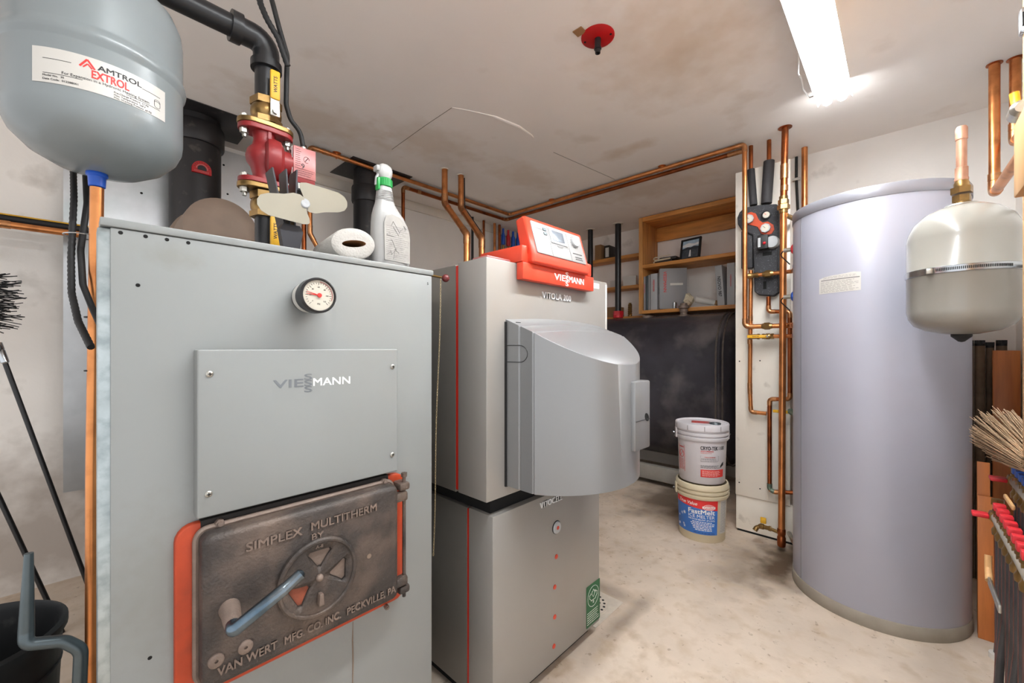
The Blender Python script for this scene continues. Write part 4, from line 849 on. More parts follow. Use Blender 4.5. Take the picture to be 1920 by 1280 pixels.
part(rb_, 'roll', tube(B(), [(3.80,1.335,1.60),(3.85,1.19,1.560)], [.03,.024], 20), m_paper); part(rb_, 'brown_end', cyl(B(), (3.847,1.20,1.5605), (3.856,1.158,1.5585), .0225, 16), m_card)
bm = B(); R = random.Random(11); tube(bm, [(3.785,1.408,1.60),(3.785,1.40,1.60),(3.785,1.385,1.60),(3.785,1.363,1.59)], [.05,.068,.06,.04], 9); 
for v in bm.verts: v.co += Vector((R.uniform(-.012,.012),R.uniform(-.012,.012),R.uniform(-.012,.012)))
zmin = min(v.co.z for v in bm.verts); bmesh.ops.translate(bm, verts=bm.verts, vec=(0,0,1.523-zmin)); single('paper_bag', bm, m_page, 'crumpled tan paper bag beside the paper roll on the lower shelf', 'bag', smooth=False)
single('small_can', lathe(B(), [(0,0),(.017,0),(.018,.003),(.018,.055),(.015,.058),(0,.058)], (3.74,1.50,1.5225), seg=20), m_steel, 'small silver can on the lower shelf edge by the grey binder', 'can')
single('flat_papers', box(B(), 3.76,3.95,1.155,1.36,1.5225,1.532,.002), m_paper, 'flat stack of white papers under the paper roll', 'papers')
pf = root('picture_frame', (3.84,1.38,1.957), 'black framed photograph leaning on the upper pine shelf', 'picture frame')
M_ = Matrix.Translation((3.80,1.39,1.963)) @ Matrix.Rotation(math.radians(14),4,'Y') @ Matrix.Rotation(math.radians(-6),4,'Z')
F = flat(M_ @ Vector((0,0,0)), M_.to_3x3() @ -Y, M_.to_3x3() @ Z)
fw, fh = .092, .205
bm = B()
for u0,u1,v0,v1 in ((-fw,-fw+.016,0,fh),(fw-.016,fw,0,fh),(-fw+.016,fw-.016,0,.016),(-fw+.016,fw-.016,fh-.016,fh)): sheet(bm, F, u0,u1,v0,v1,-.012,.006)
part(pf, 'frame', bm, m_rubber, smooth=False)
pic = part(pf, 'picture', sheet(B(), F, -fw+.015,fw-.015,.015,fh-.015,-.01,-.002), m_sky)
part(pic, 'cloud', prism(B(), [(-.076,.13),(-.03,.125),(.02,.13),(.076,.138),(.076,.16),(.03,.15),(-.02,.165),(-.076,.15)], F, -.002,-.0016), m_cloud)
part(pic, 'hill', prism(B(), [(-.076,.098),(.076,.098),(.076,.118),(.03,.128),(.0,.118),(-.03,.126),(-.076,.112)], F, -.002,-.0012), m_hill)
part(pic, 'lake', prism(B(), [(-.076,.0155),(.076,.0155),(.076,.098),(-.076,.098)], F, -.002,-.0014), m_lake); part(pic, 'glint', prism(B(), [(-.012,.03),(.008,.03),(.003,.095),(-.006,.095)], F, -.0014,-.001), m_cloud)
part(pf, 'easel_back', tube(B(), [F(0,.12,-.012), (3.93,1.39,1.966)], .004, 6), m_rubber)
wl = root('leather_wallet', (3.83,1.63,1.957), 'folded dark leather wallet lying left of the framed photograph', 'wallet')
bm = B(); P = []
for k in range(2):
    z = 1.9625+.034*k; tube(bm, fillet([(3.77,1.53+.02*k,z),(3.77,1.70,z-.001),(3.77,1.715,z+.013),(3.77,1.70,z+.022),(3.77,1.55,z+.03)], .01, 5), .0045, 8)
part(wl, 'light_fold_edge', bm, m_page); part(wl, 'leather', box(B(), 3.772,3.90,1.535,1.70,1.9605,1.985,.006), m_leather); part(wl, 'fold', box(B(), 3.774,3.90,1.50,1.66,1.9855,2.012,.008), m_leather)
eb = root('brown_book', (3.98,2.40,2.125), 'brown box file on the uppermost plank beside the black pipe', 'book'); part(eb, 'cover', box(B(), 3.915,4.05,2.375,2.45,2.1255,2.29,.004), m_card)
sb_ = root('small_box', (3.98,2.30,2.125), 'small dark box with white front label, right of the brown box file', 'box'); part(sb_, 'carton', box(B(), 3.915,4.04,2.27,2.33,2.1255,2.265,.003), m_leather); part(sb_, 'front_label', box(B(), 3.9135,3.915,2.276,2.316,2.14,2.24,0), m_paper)
for k, (y0,y1,h,t) in enumerate(((2.16,2.27,.075,0),(1.97,2.12,.10,16))):
    M_ = Matrix.Translation((0,(y0+y1)/2,1.8075)) @ Matrix.Rotation(math.radians(t),4,'Y') @ Matrix.Translation((0,-(y0+y1)/2,-1.8075))
    single('envelope', box(B(), 3.93,3.955,y0,y1,1.8075,1.8075+h,.002, Matrix.Translation((3.93*0,0,0)) ), m_paper, ('white envelope stack left of the taller black pipe','white envelope right of the taller black pipe')[k], 'envelope')
single('cardboard_box', box(B(), 3.92,4.05,2.17,2.32,1.4905,1.60,.002), m_card, 'small cardboard box on the lowest plank left of the black pipe', 'box')
bf = root('brass_nipple', (3.95,2.03,1.4905), 'stack of small brass fittings right of the red pipe fitting', 'fitting')
part(bf, 'body', lathe(B(), [(0,0),(.02,0)]+[(.018 if k % 2 else .022, .008+.011*k) for k in range(11)]+[(.014,.13),(.014,.14),(0,.14)], (3.935,2.04,1.4905), seg=18), m_brass); 
ob_ = root('heating_oil_tank', (3.70,1.95,0), 'large scuffed black heating oil tank under the shelves', 'tank')
def obround(w, zb, zt, n=14):
    r = w/2; return [(r*math.cos(PI*k/n), zt-r+r*math.sin(PI*k/n)) for k in range(n+1)] + [(-r*math.cos(PI*k/n), zb+r-r*math.sin(PI*k/n)) for k in range(n+1)]
OXC = 3.705; bm = B(); rows = []
for y, ins in ((.90,.22),(.915,.12),(.945,.05),(.985,.012),(1.0,.0),(1.004,-.006),(1.012,-.006),(1.016,0),(2.6,0),(2.62,-.004),(2.66,.05),(2.70,.2)):
    rows.append([bm.verts.new((OXC+u, y, v)) for u, v in obround(.70-2*ins, .21+ins, 1.455-ins)])
for A, Q in zip(rows, rows[1:]):
    for k in range(len(A)): bm.faces.new((A[k], A[(k+1) % len(A)], Q[(k+1) % len(A)], Q[k]))
bm.faces.new(rows[0][::-1]); bm.faces.new(rows[-1]); part(ob_, 'shell', bm, m_oil)
for y in (.985, 1.03): 
    bm = B(); tube(bm, [(OXC+u, y, v) for u, v in obround(.708 if y > 1 else .688, .206, 1.459)], .007, 6, closed=True); part(ob_, 'end_seam', bm, m_oil_seam)
for x in (3.52,3.88):
    for y in (1.2,2.4): part(ob_, 'leg', cyl(B(), (x,y,0), (x,y,.27), .025, 14), m_black)
part(ob_, 'filler_cap', lathe(B(), [(.05,1.44),(.05,1.452),(.03,1.456),(.028,1.475),(.034,1.478),(.034,1.505),(.03,1.507),(.045,1.512),(.045,1.535),(.032,1.538),(.028,1.556),(.012,1.56),(0,1.56)], (3.655,1.385,0), seg=24), m_iron_l)
part(ob_, 'bung', lathe(B(), [(.05,1.44),(.045,1.463),(.03,1.466),(.02,1.47),(0,1.47)], (3.66,1.72,0), seg=20), m_iron_l)
single('tank_plinth', box(B(), 3.36,3.42,1.0,2.7,.045,.165,.004), m_concrete, 'long grey beam on the floor under the front of the oil tank', 'beam')
for x, y, r, zb, lab in ((3.76,2.08,.03,1.46,'taller-looking black oil pipe in front of the pine planks, with red fitting'),(3.744,2.396,.027,1.452,'black oil pipe just behind the orange control panel')):
    vp = root('oil_pipe', (x,y,zb), lab, 'pipe', 'black oil pipes'); part(vp, 'pipe', cyl(B(), (x,y,zb+.012), (x,y,CZ-.002), r, 20), m_black); part(vp, 'ceiling_ring', lathe(B(), [(r+.001,-.001),(r+.02,-.001),(r+.02,-.006),(r+.001,-.007)], (x,y,CZ), seg=24), m_trimw)
    bm = B(); hexnut(bm, (x,y,zb+.035), (x,y,zb+.075), r+.022); lathe(bm, [(r+.018,zb+.006),(r+.02,zb+.014),(r+.02,zb+.036)], (x,y,0), seg=24); part(vp, 'red_fitting', bm, m_redh, 'red hexagonal fitting')

# ================================================================ white board with plumbing
wb_ = root('pipe_board', (2.91,.57,0), 'white painted board carrying the copper plumbing, left of the tall tank', 'board')
zt = .232; part(wb_, 'board_panel', box(B(), 2.90,2.915,.478,.772,zt,2.285,.002), m_white_board); part(wb_, 'plinth_board', box(B(), 2.912,2.925,.345,.772,.012,zt,.002), m_white_board); part(wb_, 'base_strip', box(B(), 2.914,2.93,.345,.765,0,.012), m_dark)
part(wb_, 'frame_stud', box(B(), 2.925,3.255,.70,.765,0,2.26), m_woodv)
for px, py in ((1386.5,677),(1425,676),(1386,904),(1425,916)): part(wb_, 'nail_head', lathe(B(), [(.004,0),(.004,.0008),(0,.001)], at(px,py,'x',2.90), (-1,0,0), 10), m_dark)
HX = 2.815
def H(px, py, x=HX): return at(px, py, 'x', x)
pipe('drop_pipe', 'copper pipe dropping from the black foam block and turning right', [H(1408,507,2.86),H(1406,728,2.86),H(1408,772,2.86),H(1437,775,2.86)], .0118, m_cu, couplings=[(H(1407,597,2.86),(0,0,1),.03),(H(1406,640,2.86),(0,0,1),.03),(H(1406,722,2.86),(0,0,1),.025)])
pr = pipe('looping_copper_pipe', 'copper pipe looping from under the pump block down to the tank', [H(1441,556,2.85),H(1441,584,2.85),H(1481,584,2.85),H(1481,748,2.85),H(1443,748,2.85),H(1443,917,2.85),H(1452,922,2.85),Vector((2.86,.44,.33))], .0118, m_cu_d, rb=.02)
part(pr, 'verdigris_elbow', tube(B(), elbow_corner([H(1443,748,2.85),H(1443,917,2.85),H(1452,922,2.85)],1,.02,.0118), .0137, 14), m_green_cu)
def tankport(z, phi=75): a = math.radians(phi); return Vector((2.581+.327*math.cos(a), .097+.327*math.sin(a), z))
def cross(name, lab, z, px0, union, valve=False, cap=None):
    a = H(px0, 651, HX); a.z = z; b = Vector((HX,.45,z)); e = tankport(z)
    R = pipe(name, lab, [a, b, e], .0115, m_cu, rb=.02, joints=False)
    part(R, 'tee', lathe(B(), [(.0125,-.03),(.017,-.028),(.017,-.018),(.0145,-.014),(.0145,.014),(.017,.018),(.017,.028),(.0125,.03)], a+Vector((0,-.012,0)), (0,-1,0), 16), m_brass)
    if valve:
        c = H(1440,651); c.z = z; bm = B(); hexnut(bm, c+Vector((0,.03,0)), c+Vector((0,.016,0)), .017); hexnut(bm, c-Vector((0,.03,0)), c-Vector((0,.016,0)), .017); lathe(bm, [(.012,-.018),(.018,-.008),(.018,.008),(.012,.018)], c, (0,1,0), 18)
        v = part(R, 'valve', bm, m_brass); part(v, 'yellow_lever', box(B(), c.x-.026,c.x-.020,c.y+.0,c.y+.105,z-.009,z+.009,.003), m_yellow); part(v, 'stem', cyl(B(), c, c-Vector((.026,0,0)), .006, 10), m_zinc)
        Fv = flat((c.x-.026, c.y+.06, z), -Y, Z); bm = B(); text(bm, 'WATTS', Fv, 0, -.0035, .007, width=.035, ext=.0006, bold=.02); part(v, 'lever_lettering', bm, m_ink)
    elif union:
        c = H(1440,651); c.z = z; part(R, 'union', hexnut(lathe(B(), [(.014,-.028),(.016,-.02),(.018,-.01),(.018,.016),(.014,.028)], c, (0,1,0), 18), c-Vector((0,.014,0)), c+Vector((0,.014,0)), .0215), m_brass)
    if cap: part(R, 'tank_grommet', lathe(B(), [(.026,0),(.026,.008),(.02,.014),(.013,.016)], tankport(z)-Vector((math.cos(math.radians(75)),math.sin(math.radians(75)),0))*.006, (math.cos(math.radians(75)),math.sin(math.radians(75)),0), 18), cap)
    return R
cross('cross_pipe', 'short copper pipe with union crossing to the tank over the pump block', 1.605, 1408, True, cap=m_bluef)
cross('cross_pipe', 'short copper pipe with yellow lever valve crossing to the tank', 1.235, 1410, False, True, cap=m_bluef)
c = H(1440,613); part(pa, 'union', hexnut(lathe(B(), [(.014,-.028),(.018,-.01),(.018,.016),(.014,.028)], (2.791,c.y,1.295), (0,1,0), 18), (2.791,c.y-.014,1.295), (2.791,c.y+.014,1.295), .0215), m_brass)
big = root('tall_copper_pipe', (2.768,.486,.03), 'tall thick copper pipe from floor to ceiling left of the lavender tank', 'pipe')
bxx, byy = 2.768, .486
part(big, 'pipe_run', cyl(B(), (bxx,byy+.012,.06), (bxx,byy+.002,1.95), .0172, 20), m_cu); part(big, 'pipe_run', cyl(B(), (bxx,byy+.002,1.95), (bxx,byy-.006,CZ-.001), .0172, 20), m_cu_d)
bm = B(); hexnut(bm, (bxx,byy+.002,1.955), (bxx,byy+.002,1.98), .031); hexnut(bm, (bxx,byy+.002,1.985), (bxx,byy+.002,2.01), .027); lathe(bm, [(.0215,1.935),(.0215,2.03)], (bxx,byy+.002,0), seg=18); part(big, 'union', bm, m_brass, 'brass union')
for z0, z1 in ((2.06,2.09),(2.13,2.21)): part(big, 'sleeve', cyl(B(), (bxx,byy-.001,z0), (bxx,byy-.002,z1), .0195, 18), m_solder)
part(big, 'ceiling_collar', lathe(B(), [(.018,-.001),(.034,-.001),(.034,-.004),(.018,-.005)], (bxx,byy-.006,CZ), seg=20), m_cu_d)
part(big, 'bottom_cap', lathe(B(), [(0,.03),(.014,.03),(.02,.036),(.0215,.05),(.0215,.085),(.0185,.09),(.0185,.10),(.021,.105),(.021,.13),(.018,.135)], (bxx,byy+.012,0), seg=20), m_cu_d)
part(big, 'side_branch', cyl(B(), (bxx,byy-.01,1.92), (2.98,.43,1.915), .013, 14), m_brass)
hb = root('drain_valve', (2.77,.6,.09), 'small brass drain cock low on the tall copper pipe', 'valve')
part(hb, 'branch_pipe', tube(B(), [(2.775,.56,.115),(2.768,.515,.11)], .010, 12), m_brass); part(hb, 'valve_body', lathe(B(), [(.009,-.03),(.016,-.02),(.016,-.004),(.012,0),(.012,.02),(.015,.024),(.015,.034)], (2.775,.585,.115), (0,-1,0), 16), m_brass)
part(hb, 'spout', tube(B(), [(2.775,.6,.115),(2.772,.622,.105),(2.768,.632,.085)], [.011,.011,.014], 14, rb=.01), m_brass); part(hb, 'wing_handle', box(B(), 2.768,2.782,.575,.605,.135,.17,.004), m_yellow)
pipe('drain_pipe', 'short drain pipe entering the tank behind the tall copper pipe, near the floor', [Vector((2.82,.47,.10)),tankport(.10)], .012, m_zinc, joints=False)
vv = root('tank_valve', (2.82,.45,.80), 'green-tarnished valve with orange lever between the copper pipe and tank', 'valve')
part(vv, 'stub', cyl(B(), (2.835,.465,.80), tankport(.80), .011, 14), m_green_cu); bm = B(); hexnut(bm, (2.832,.464,.80), (2.815,.458,.80), .019); part(vv, 'valve_body', bm, m_green_cu); part(vv, 'lever', box(B(), 2.815,2.822,.465,.55,.787,.805,.003), m_yellow)
for k, (z, m, lab) in enumerate(((1.69,m_redh,'red grommet'),(1.44,m_bluef,'blue grommet'))):
    pp = root('sensor_port', tankport(z), ('uppermost tank fitting with a red grommet on the lavender tank','lower sensor fitting with a blue grommet on the lavender tank')[k], 'fitting')
    d = Vector((math.cos(math.radians(85)), math.sin(math.radians(85)), 0)); p0 = Vector((2.581,.097,z))+d*.3135
    part(pp, 'grommet', lathe(B(), [(.026,0),(.026,.008),(.02,.014),(.013,.016)], p0, d, 18), m, lab); part(pp, 'well', cyl(B(), p0, p0+d*.05, .011, 12), m_zinc)
    part(pp, 'sensor_wire', tube(B(), [p0+d*.05, p0+d*.07+Vector((.01,0,-.02)), p0+Vector((.05,.03,-.07))], .003, 6, rb=.02), m_rubber)
pipe('rear_copper_pipe', 'slim copper pipe from the ceiling behind the top of the lavender tank', [Vector((3.13,.44,1.2)),Vector((3.13,.44,CZ-.001))], .0165, m_cu)
rc = root('wall_cable', (3.24,.49,1.3), 'dark cable clipped to the wall right of the tall copper pipe', 'cable')
part(rc, 'cable', tube(B(), [(3.245,.50,CZ-.001),(3.24,.50,2.28),(3.245,.49,2.0),(3.24,.48,1.75),(3.24,.46,1.3)], .008, 8, rb=.1), m_rubber)
for z in (2.27,1.83): part(rc, 'cable_clip', box(B(), 3.228,3.256,.478,.522,z-.008,z+.008,.002), m_paper)
# insulated pump block
DX = 2.85
dv = root('pump_block', (2.865,.60,1.48), 'black foam insulated pump block with orange inset and gauges', 'pump')
def poly(pts, x): return [(-(H(px,py,x).y), H(px,py,x).z) for px, py in pts]
FD = flat((0,0,0), -Y, Z)
part(dv, 'foam_shell', prism(B(), poly([(1408,386),(1430,383),(1456,382),(1460,387),(1459,548),(1450,555),(1422,553),(1414,546),(1411,441),(1403,437),(1390,431),(1383,420),(1382,408),(1386,398),(1393,391),(1400,388)], DX), FD, -2.8985, -DX), m_epp, bev=.007)
part(dv, 'side_block', box(B(), 2.862,2.8985,H(1411,450,2.86).y,H(1389,450,2.86).y,H(1400,503,2.86).z,H(1400,430,2.86).z,.008), m_epp)
part(dv, 'orange_inset', prism(B(), poly([(1397,401),(1408,397),(1417,400),(1423,412),(1430,417),(1440,415),(1450,421),(1452,430),(1447,438),(1436,441),(1427,438),(1420,425),(1408,422),(1398,418)], DX-.003), FD, -DX-.0005, -DX+.004), m_orange2, 'orange inset', bev=.002)
def gauge(px, py, r, hexed):
    c = H(px, py, DX-.004); c.x = DX-.0045; bm = B()
    if hexed: tube(bm, [c, c-Vector((.016,0,0))], r, 8)
    else: lathe(bm, [(r,0),(r,.008),(r*.8,.010),(r*.78,.006),(0,.006)], c, (-1,0,0), 24)
    g = part(dv, 'dial_gauge', bm, m_grey_p if hexed else m_rubber); w = .0165 if hexed else .0065
    f_ = part(g, 'gauge_face', lathe(B(), [(r*.72,0),(r*.7,.001),(0,.0012)], c-Vector((w-.001,0,0)), (-1,0,0), 24), m_dial)
    part(f_, 'pointer', tube(B(), [c-Vector((w+.0008,0,0)), c-Vector((w+.0008,-r*.4,-r*.4))], .0012, 5), m_ink if hexed else m_ink_r)
gauge(1405,411,.027,True); gauge(1436,428,.027,True); gauge(1437,403,.026,False)
a = H(1423,470,DX); b = H(1443,441,DX); mb = part(dv, 'pump_motor', box(B(), DX-.045,DX+.01,b.y,a.y,a.z,b.z,.005), m_rubber)
part(mb, 'motor_label', box(B(), DX-.0456,DX-.045,a.y-.018,a.y-.004,a.z+.012,b.z-.016), m_grey_p); part(mb, 'red_knob', ball(B(), (DX-.045,b.y+.018,a.z+.032), .009, 14), m_redh)
c = H(1449,455,DX); part(dv, 'motor_body', lathe(B(), [(.037,0),(.037,.025),(.032,.035),(0,.037)], (DX,c.y,c.z), (-1,0,0), 24), m_grey_p)
a = H(1430,480,DX); b = H(1447,471,DX); part(dv, 'hollow', box(B(), DX-.0008,DX+.01,b.y,a.y,a.z,b.z,.0003), m_dark)
a = H(1431,542,DX); b = H(1437,527,DX); part(dv, 'slot', box(B(), DX-.0008,DX+.01,b.y,a.y,a.z,b.z,.0003), m_dark)
for pts, r, lab in (([H(1413,387,2.875),H(1408,318,2.875)],.021,'slim black foam sleeved pipe rising left from the pump block'),([H(1437,384,2.87),H(1442,302,2.87)],.029,'thick black foam sleeved pipe rising right from the pump block')):
    s_ = root('foam_sleeve', pts[0], lab, 'pipe'); top = pts[1]; p0 = pts[0].copy(); p0.x = top.x; 
    part(s_, 'sleeve', tube(B(), [p0+Vector((0,0,.008)), top], r, 18), m_foamin); part(s_, 'copper_core', cyl(B(), top, Vector((top.x,top.y,CZ-.001)), .012, 12), m_cu_d)

# ================================================================ tall tank
tk = root('hot_water_tank', (2.581,.097,0), 'tall lavender-grey hot water storage tank with torn label', 'tank'); TCX, TCY, TKR = 2.581, .097, .3125
part(tk, 'jacket', lathe(B(), [(.3115,.055),(TKR,.06),(TKR,1.795),(.3115,1.80)], (TCX,TCY,0), seg=96), m_tank_l)
part(tk, 'top_rim', lathe(B(), [(.314,1.792),(.3155,1.794),(.3155,1.836),(.313,1.841),(.29,1.845),(.05,1.86),(0,1.861)], (TCX,TCY,0), seg=96), m_rim)
part(tk, 'base_ring', lathe(B(), [(.30,0),(.314,.0),(.3155,.004),(.3155,.052),(.3125,.056)], (TCX,TCY,0), seg=96), m_base)
FT = bent(TCX,TCY,TKR,math.radians(182.15-21.5),1.41)
bm = B()
tops = [.068,.071,.075,.0755,.077,.078,.078,.0785,.0795,.0805,.082,.083,.081,.079]
for i in range(13):
    u0, u1 = -.079+.158*i/13, -.079+.158*(i+1)/13; t0, t1 = tops[i], tops[i+1]
    bm.faces.new([bm.verts.new(FT(*q)) for q in ((u0,.002*i/13,.0007),(u1,.002*(i+1)/13,.0007),(u1,t1,.0007),(u0,t0,.0007))])
bmesh.ops.remove_doubles(bm, verts=bm.verts, dist=.00005)
tl_ = part(tk, 'torn_label', bm, m_paper)
bm = B(); sheet(bm, FT, -.07,.075,.057,.061,.0009,.0013,10); fine(bm, FT, -.072,.074,.004,.054,9,.0013,12,.45); fine(bm, FT, -.06,.07,.064,.075,2,.0013,13,.4); part(tl_, 'fine_print', bm, m_ink_g)
part(tk, 'jacket_seam', sheet(B(), bent(TCX,TCY,TKR,math.radians(125.4),0), -.003,.003,.06,1.79,.0,.0012), m_rim)
# white expansion tank
wt = root('white_expansion_tank', (2.10,-.151,1.2), 'cream white expansion tank with steel strap, hanging before the tall tank', 'tank'); WX, WY = 2.10, -.151
part(wt, 'shell', lathe(B(), [(0,1.213),(.04,1.216),(.09,1.228),(.12,1.246),(.134,1.27),(.139,1.295),(.139,1.424),(.1405,1.426),(.1405,1.436),(.139,1.438),(.139,1.545),(.135,1.572),(.122,1.604),(.095,1.634),(.06,1.652),(0,1.662)], (WX,WY,0), seg=72), m_cream)
sp = part(wt, 'steel_strap', lathe(B(), [(.1405,1.416),(.1418,1.417),(.1418,1.438),(.1405,1.439)], (WX,WY,0), seg=72), m_steel)
FS = bent(WX,WY,.1418,math.atan2(-WY,-WX),1.4175); bm = B()
for k in range(44): sheet(bm, FS, -.06+.0042*k, -.0578+.0042*k, .006,.015,.0,.0005)
part(sp, 'strap_slots', bm, m_dark); a = FS(-.075,.009,.004); part(sp, 'strap_screw', box(B(), a.x-.008,a.x+.008,a.y-.008,a.y+.008,a.z-.009,a.z+.009,.002), m_zinc)
part(wt, 'top_plate', lathe(B(), [(.042,1.652),(.044,1.657),(.042,1.661),(.02,1.663)], (WX,WY,0), seg=36), m_zinc)
bm = B(); lathe(bm, [(.021,1.66),(.021,1.672),(.018,1.674)], (WX,WY,0), seg=24); hexnut(bm, (WX,WY,1.672), (WX,WY,1.694), .024); hexnut(bm, (WX,WY,1.70), (WX,WY,1.722), .028); lathe(bm, [(.019,1.722),(.02,1.735),(.017,1.742),(.017,1.75)], (WX,WY,0), seg=24); part(wt, 'brass_union', bm, m_brass, 'brass union')
part(wt, 'copper_nipple', lathe(B(), [(.0175,1.745),(.018,1.752),(.0165,1.756),(.0165,1.79),(.0135,1.792),(.0135,1.885),(.0155,1.887),(.0155,1.925),(.012,1.932),(0,1.933)], (WX,WY,0), seg=24), m_cu_p)
part(wt, 'black_valve_cap', lathe(B(), [(0,1.188),(.008,1.19),(.026,1.208),(.026,1.216)], (WX,WY,0), seg=20), m_rubber, 'black plastic cap')
part(wt, 'strap_tail', tube(B(), [(2.10,-.2925,1.428),(2.02,-.31,1.428),(1.85,-.33,1.428),(1.69,-.34,1.428)], .006, 6), m_steel)

# ================================================================ pails
PCX, PCY, PF = 2.698, .911, math.radians(198.65)
def pail(name, lab, z0, m, lid, handle):
    R = root(name, (PCX,PCY,z0), lab, 'pail'); r0, r1, h = .131, .1435, .345
    rp = [(0,.004),(r0-.006,.004),(r0-.003,0),(r0,.004),(r1-.004,.255),(r1+.004,.257),(r1+.007,.262),(r1+.007,.277),(r1-.002,.28),(r1-.001,.287),(r1+.007,.289),(r1+.007,.303),(r1-.001,.306),(r1,.312),(r1+.008,.314),(r1+.008,.338),(r1+.004,h)]
    if not lid: rp += [(r1-.004,h),(r1-.006,.32),(r0-.004,.01),(0,.008)]
    part(R, 'body', lathe(B(), [(r, z0+z) for r, z in rp], (PCX,PCY,0), seg=72), m)
    if lid:
        l = part(R, 'lid', lathe(B(), [(.1525,z0+.318),(.1545,z0+.32),(.1545,z0+.35),(.152,z0+.356),(.143,z0+.357),(.139,z0+.349),(0,z0+.349)], (PCX,PCY,0), seg=72), m)
        bm = B()
        for k in range(10): a = PF+2*PI*k/10+.1; box(bm, -.0006,.0008,-.0015,.0015,0,.028,0,Matrix.Translation((PCX+.1548*math.cos(a),PCY+.1548*math.sin(a),z0+.321)) @ Matrix.Rotation(a,4,'Z'))
        part(l, 'tear_notches', bm, m_ink_g)
        FL = flat((PCX,PCY,z0+.3492), Vector((math.sin(PF),-math.cos(PF),0))*-1, Vector((-math.cos(PF),-math.sin(PF),0))); ls = part(l, 'lid_sticker', sheet(B(), FL, -.06,.045,-.03,.05,0,.0012), m_pumpface)
        bm = B(); fine(bm, FL, -.055,.04,-.025,.045,7,.0018,3,.5); part(ls, 'sticker_print', bm, m_ink_r); part(l, 'spout_ring', ring(B(), FL(.075,-.02,.003), .03, .004, seg=28), m_dgrey)
    for s, a in ((1, PF-1.35),(-1, PF+1.79)):
        c = Vector((PCX+(r1+.009)*math.cos(a), PCY+(r1+.009)*math.sin(a), z0+.29)); part(R, 'handle_ear', box(B(), -.006,.004,-.018,.018,-.035,.03,.004,Matrix.Translation(c) @ Matrix.Rotation(a,4,'Z')), m)
    A, Bq = PF-1.35, PF+1.79; rr_ = r1+.02; P = []
    for k in range(25):
        t = k/24; a = A-(A+2*PI-Bq)*t if handle == 'back' else A+(Bq-A)*t; P.append((PCX+(rr_+.002)*math.cos(a), PCY+(rr_+.002)*math.sin(a), z0+.285-.10*math.sin(PI*t)))
    part(R, 'wire_handle', tube(B(), P, .0024, 8), m_steel)
    return R, lambda th, zc, tp=(r1-.004-r0)/.251: bent(PCX,PCY,r0+(r1-r0)*zc/.255+.0006,PF+math.radians(th),z0+zc,tp)
p1_, G1 = pail('ice_melt_pail', 'cream pail with blue and red label, standing on the floor under another', 0, m_pailc, False, 'back')
F = G1(-20,.05); L_ = part(p1_, 'blue_label', sheet(B(), F, -.133,.135,0,.205,.0004,.001,30), m_lab_b, 'blue label')
bm = B()
for k in range(24):
    u0, u1 = -.133+.268*k/24, -.133+.268*(k+1)/24; bm.faces.new([bm.verts.new(F(*q)) for q in ((u0,.168-.022*k/24,.0014),(u1,.168-.022*(k+1)/24,.0014),(u1,.205,.0014),(u0,.205,.0014))])
bmesh.ops.remove_doubles(bm, verts=bm.verts, dist=.00005); part(L_, 'red_band', bm, m_lab_r)
part(L_, 'white_print', text(B(), 'True Value', F, -.034, .171, .020, width=.115, ext=.0006, w0=.0017, bold=.015, shear=.25), m_ink_w)
bm = B(); text(bm, 'FastMelt', F, .045, .122, .026, width=.145, ext=.0006, w0=.0012, bold=.035); text(bm, 'ICE MELTER', F, .045, .097, .019, width=.145, ext=.0006, w0=.0012); text(bm, 'MELTS ICE BELOW -5F (-21C)', F, .045, .083, .008, width=.145, ext=.0006, w0=.0012, bold=.02)
for k, w in enumerate((.12,.13,.125,.118,.115,.105)): fine(bm, F, .115-w, .117, .022+.0095*(5-k), .030+.0095*(5-k), 1, .0017, 30+k, 1.1)
R = random.Random(4)
for k in range(9):
    u, v, r = R.uniform(-.12,-.05), R.uniform(.015,.13), R.uniform(.005,.011)
    for j in range(3): a = PI*j/3; stroke(bm, F, [(u-r*math.cos(a),v-r*math.sin(a)),(u+r*math.cos(a),v+r*math.sin(a))], .0014, .0016)
part(L_, 'white_print', bm, m_ink_w); bm = B()
tube(bm, [F(.085+.03*math.cos(a), .165+.017*math.sin(a), .0016) for a in [2*PI*k/32 for k in range(32)]], .0011, 5, closed=True); sheet(bm, F, .05,.12,.158,.171,.0014,.002,10); tube(bm, [F(.085+.022*math.cos(a), .165+.011*math.sin(a), .0016) for a in [2*PI*k/32 for k in range(32)]], .0009, 5, closed=True)
part(L_, 'white_print', bm, m_ink_w)
bm = B(); text(bm, 'Certified', F, .085, .1605, .009, width=.055, ext=.0005, w0=.002, bold=.01); part(L_, 'badge_print', bm, m_ink_r)
bm = B(); text(bm, 'NET WT. 40 LBS. (18.1 KG)', F, .06, .006, .007, width=.115, ext=.0005, w0=.0012, bold=.02); part(L_, 'navy_print', bm, m_ink_b)
F = G1(58,.055); L2 = part(p1_, 'side_text', sheet(B(), F, -.028,.03,0,.2,.0004,.0008,8), m_paper); bm = B(); fine(bm, F, -.024,.026,.01,.19,20,.0012,17,.5); part(L2, 'fine_print', bm, m_ink_g)
p2_, G2 = pail('antifreeze_pail', 'white lidded pail with black and red print, stacked on the cream pail', .349, m_pailw, True, 'back')
F = G2(26,.0); bm = B(); text(bm, 'CRYO-TEK', F, -.066, .209, .021, width=.095, ext=.0005, bold=.035, align='LEFT'); text(bm, '-100', F, .034, .209, .021, width=.042, ext=.0005, bold=.03, align='LEFT'); text(bm, 'TM', F, .031,.224,.005, ext=.0005, align='LEFT')
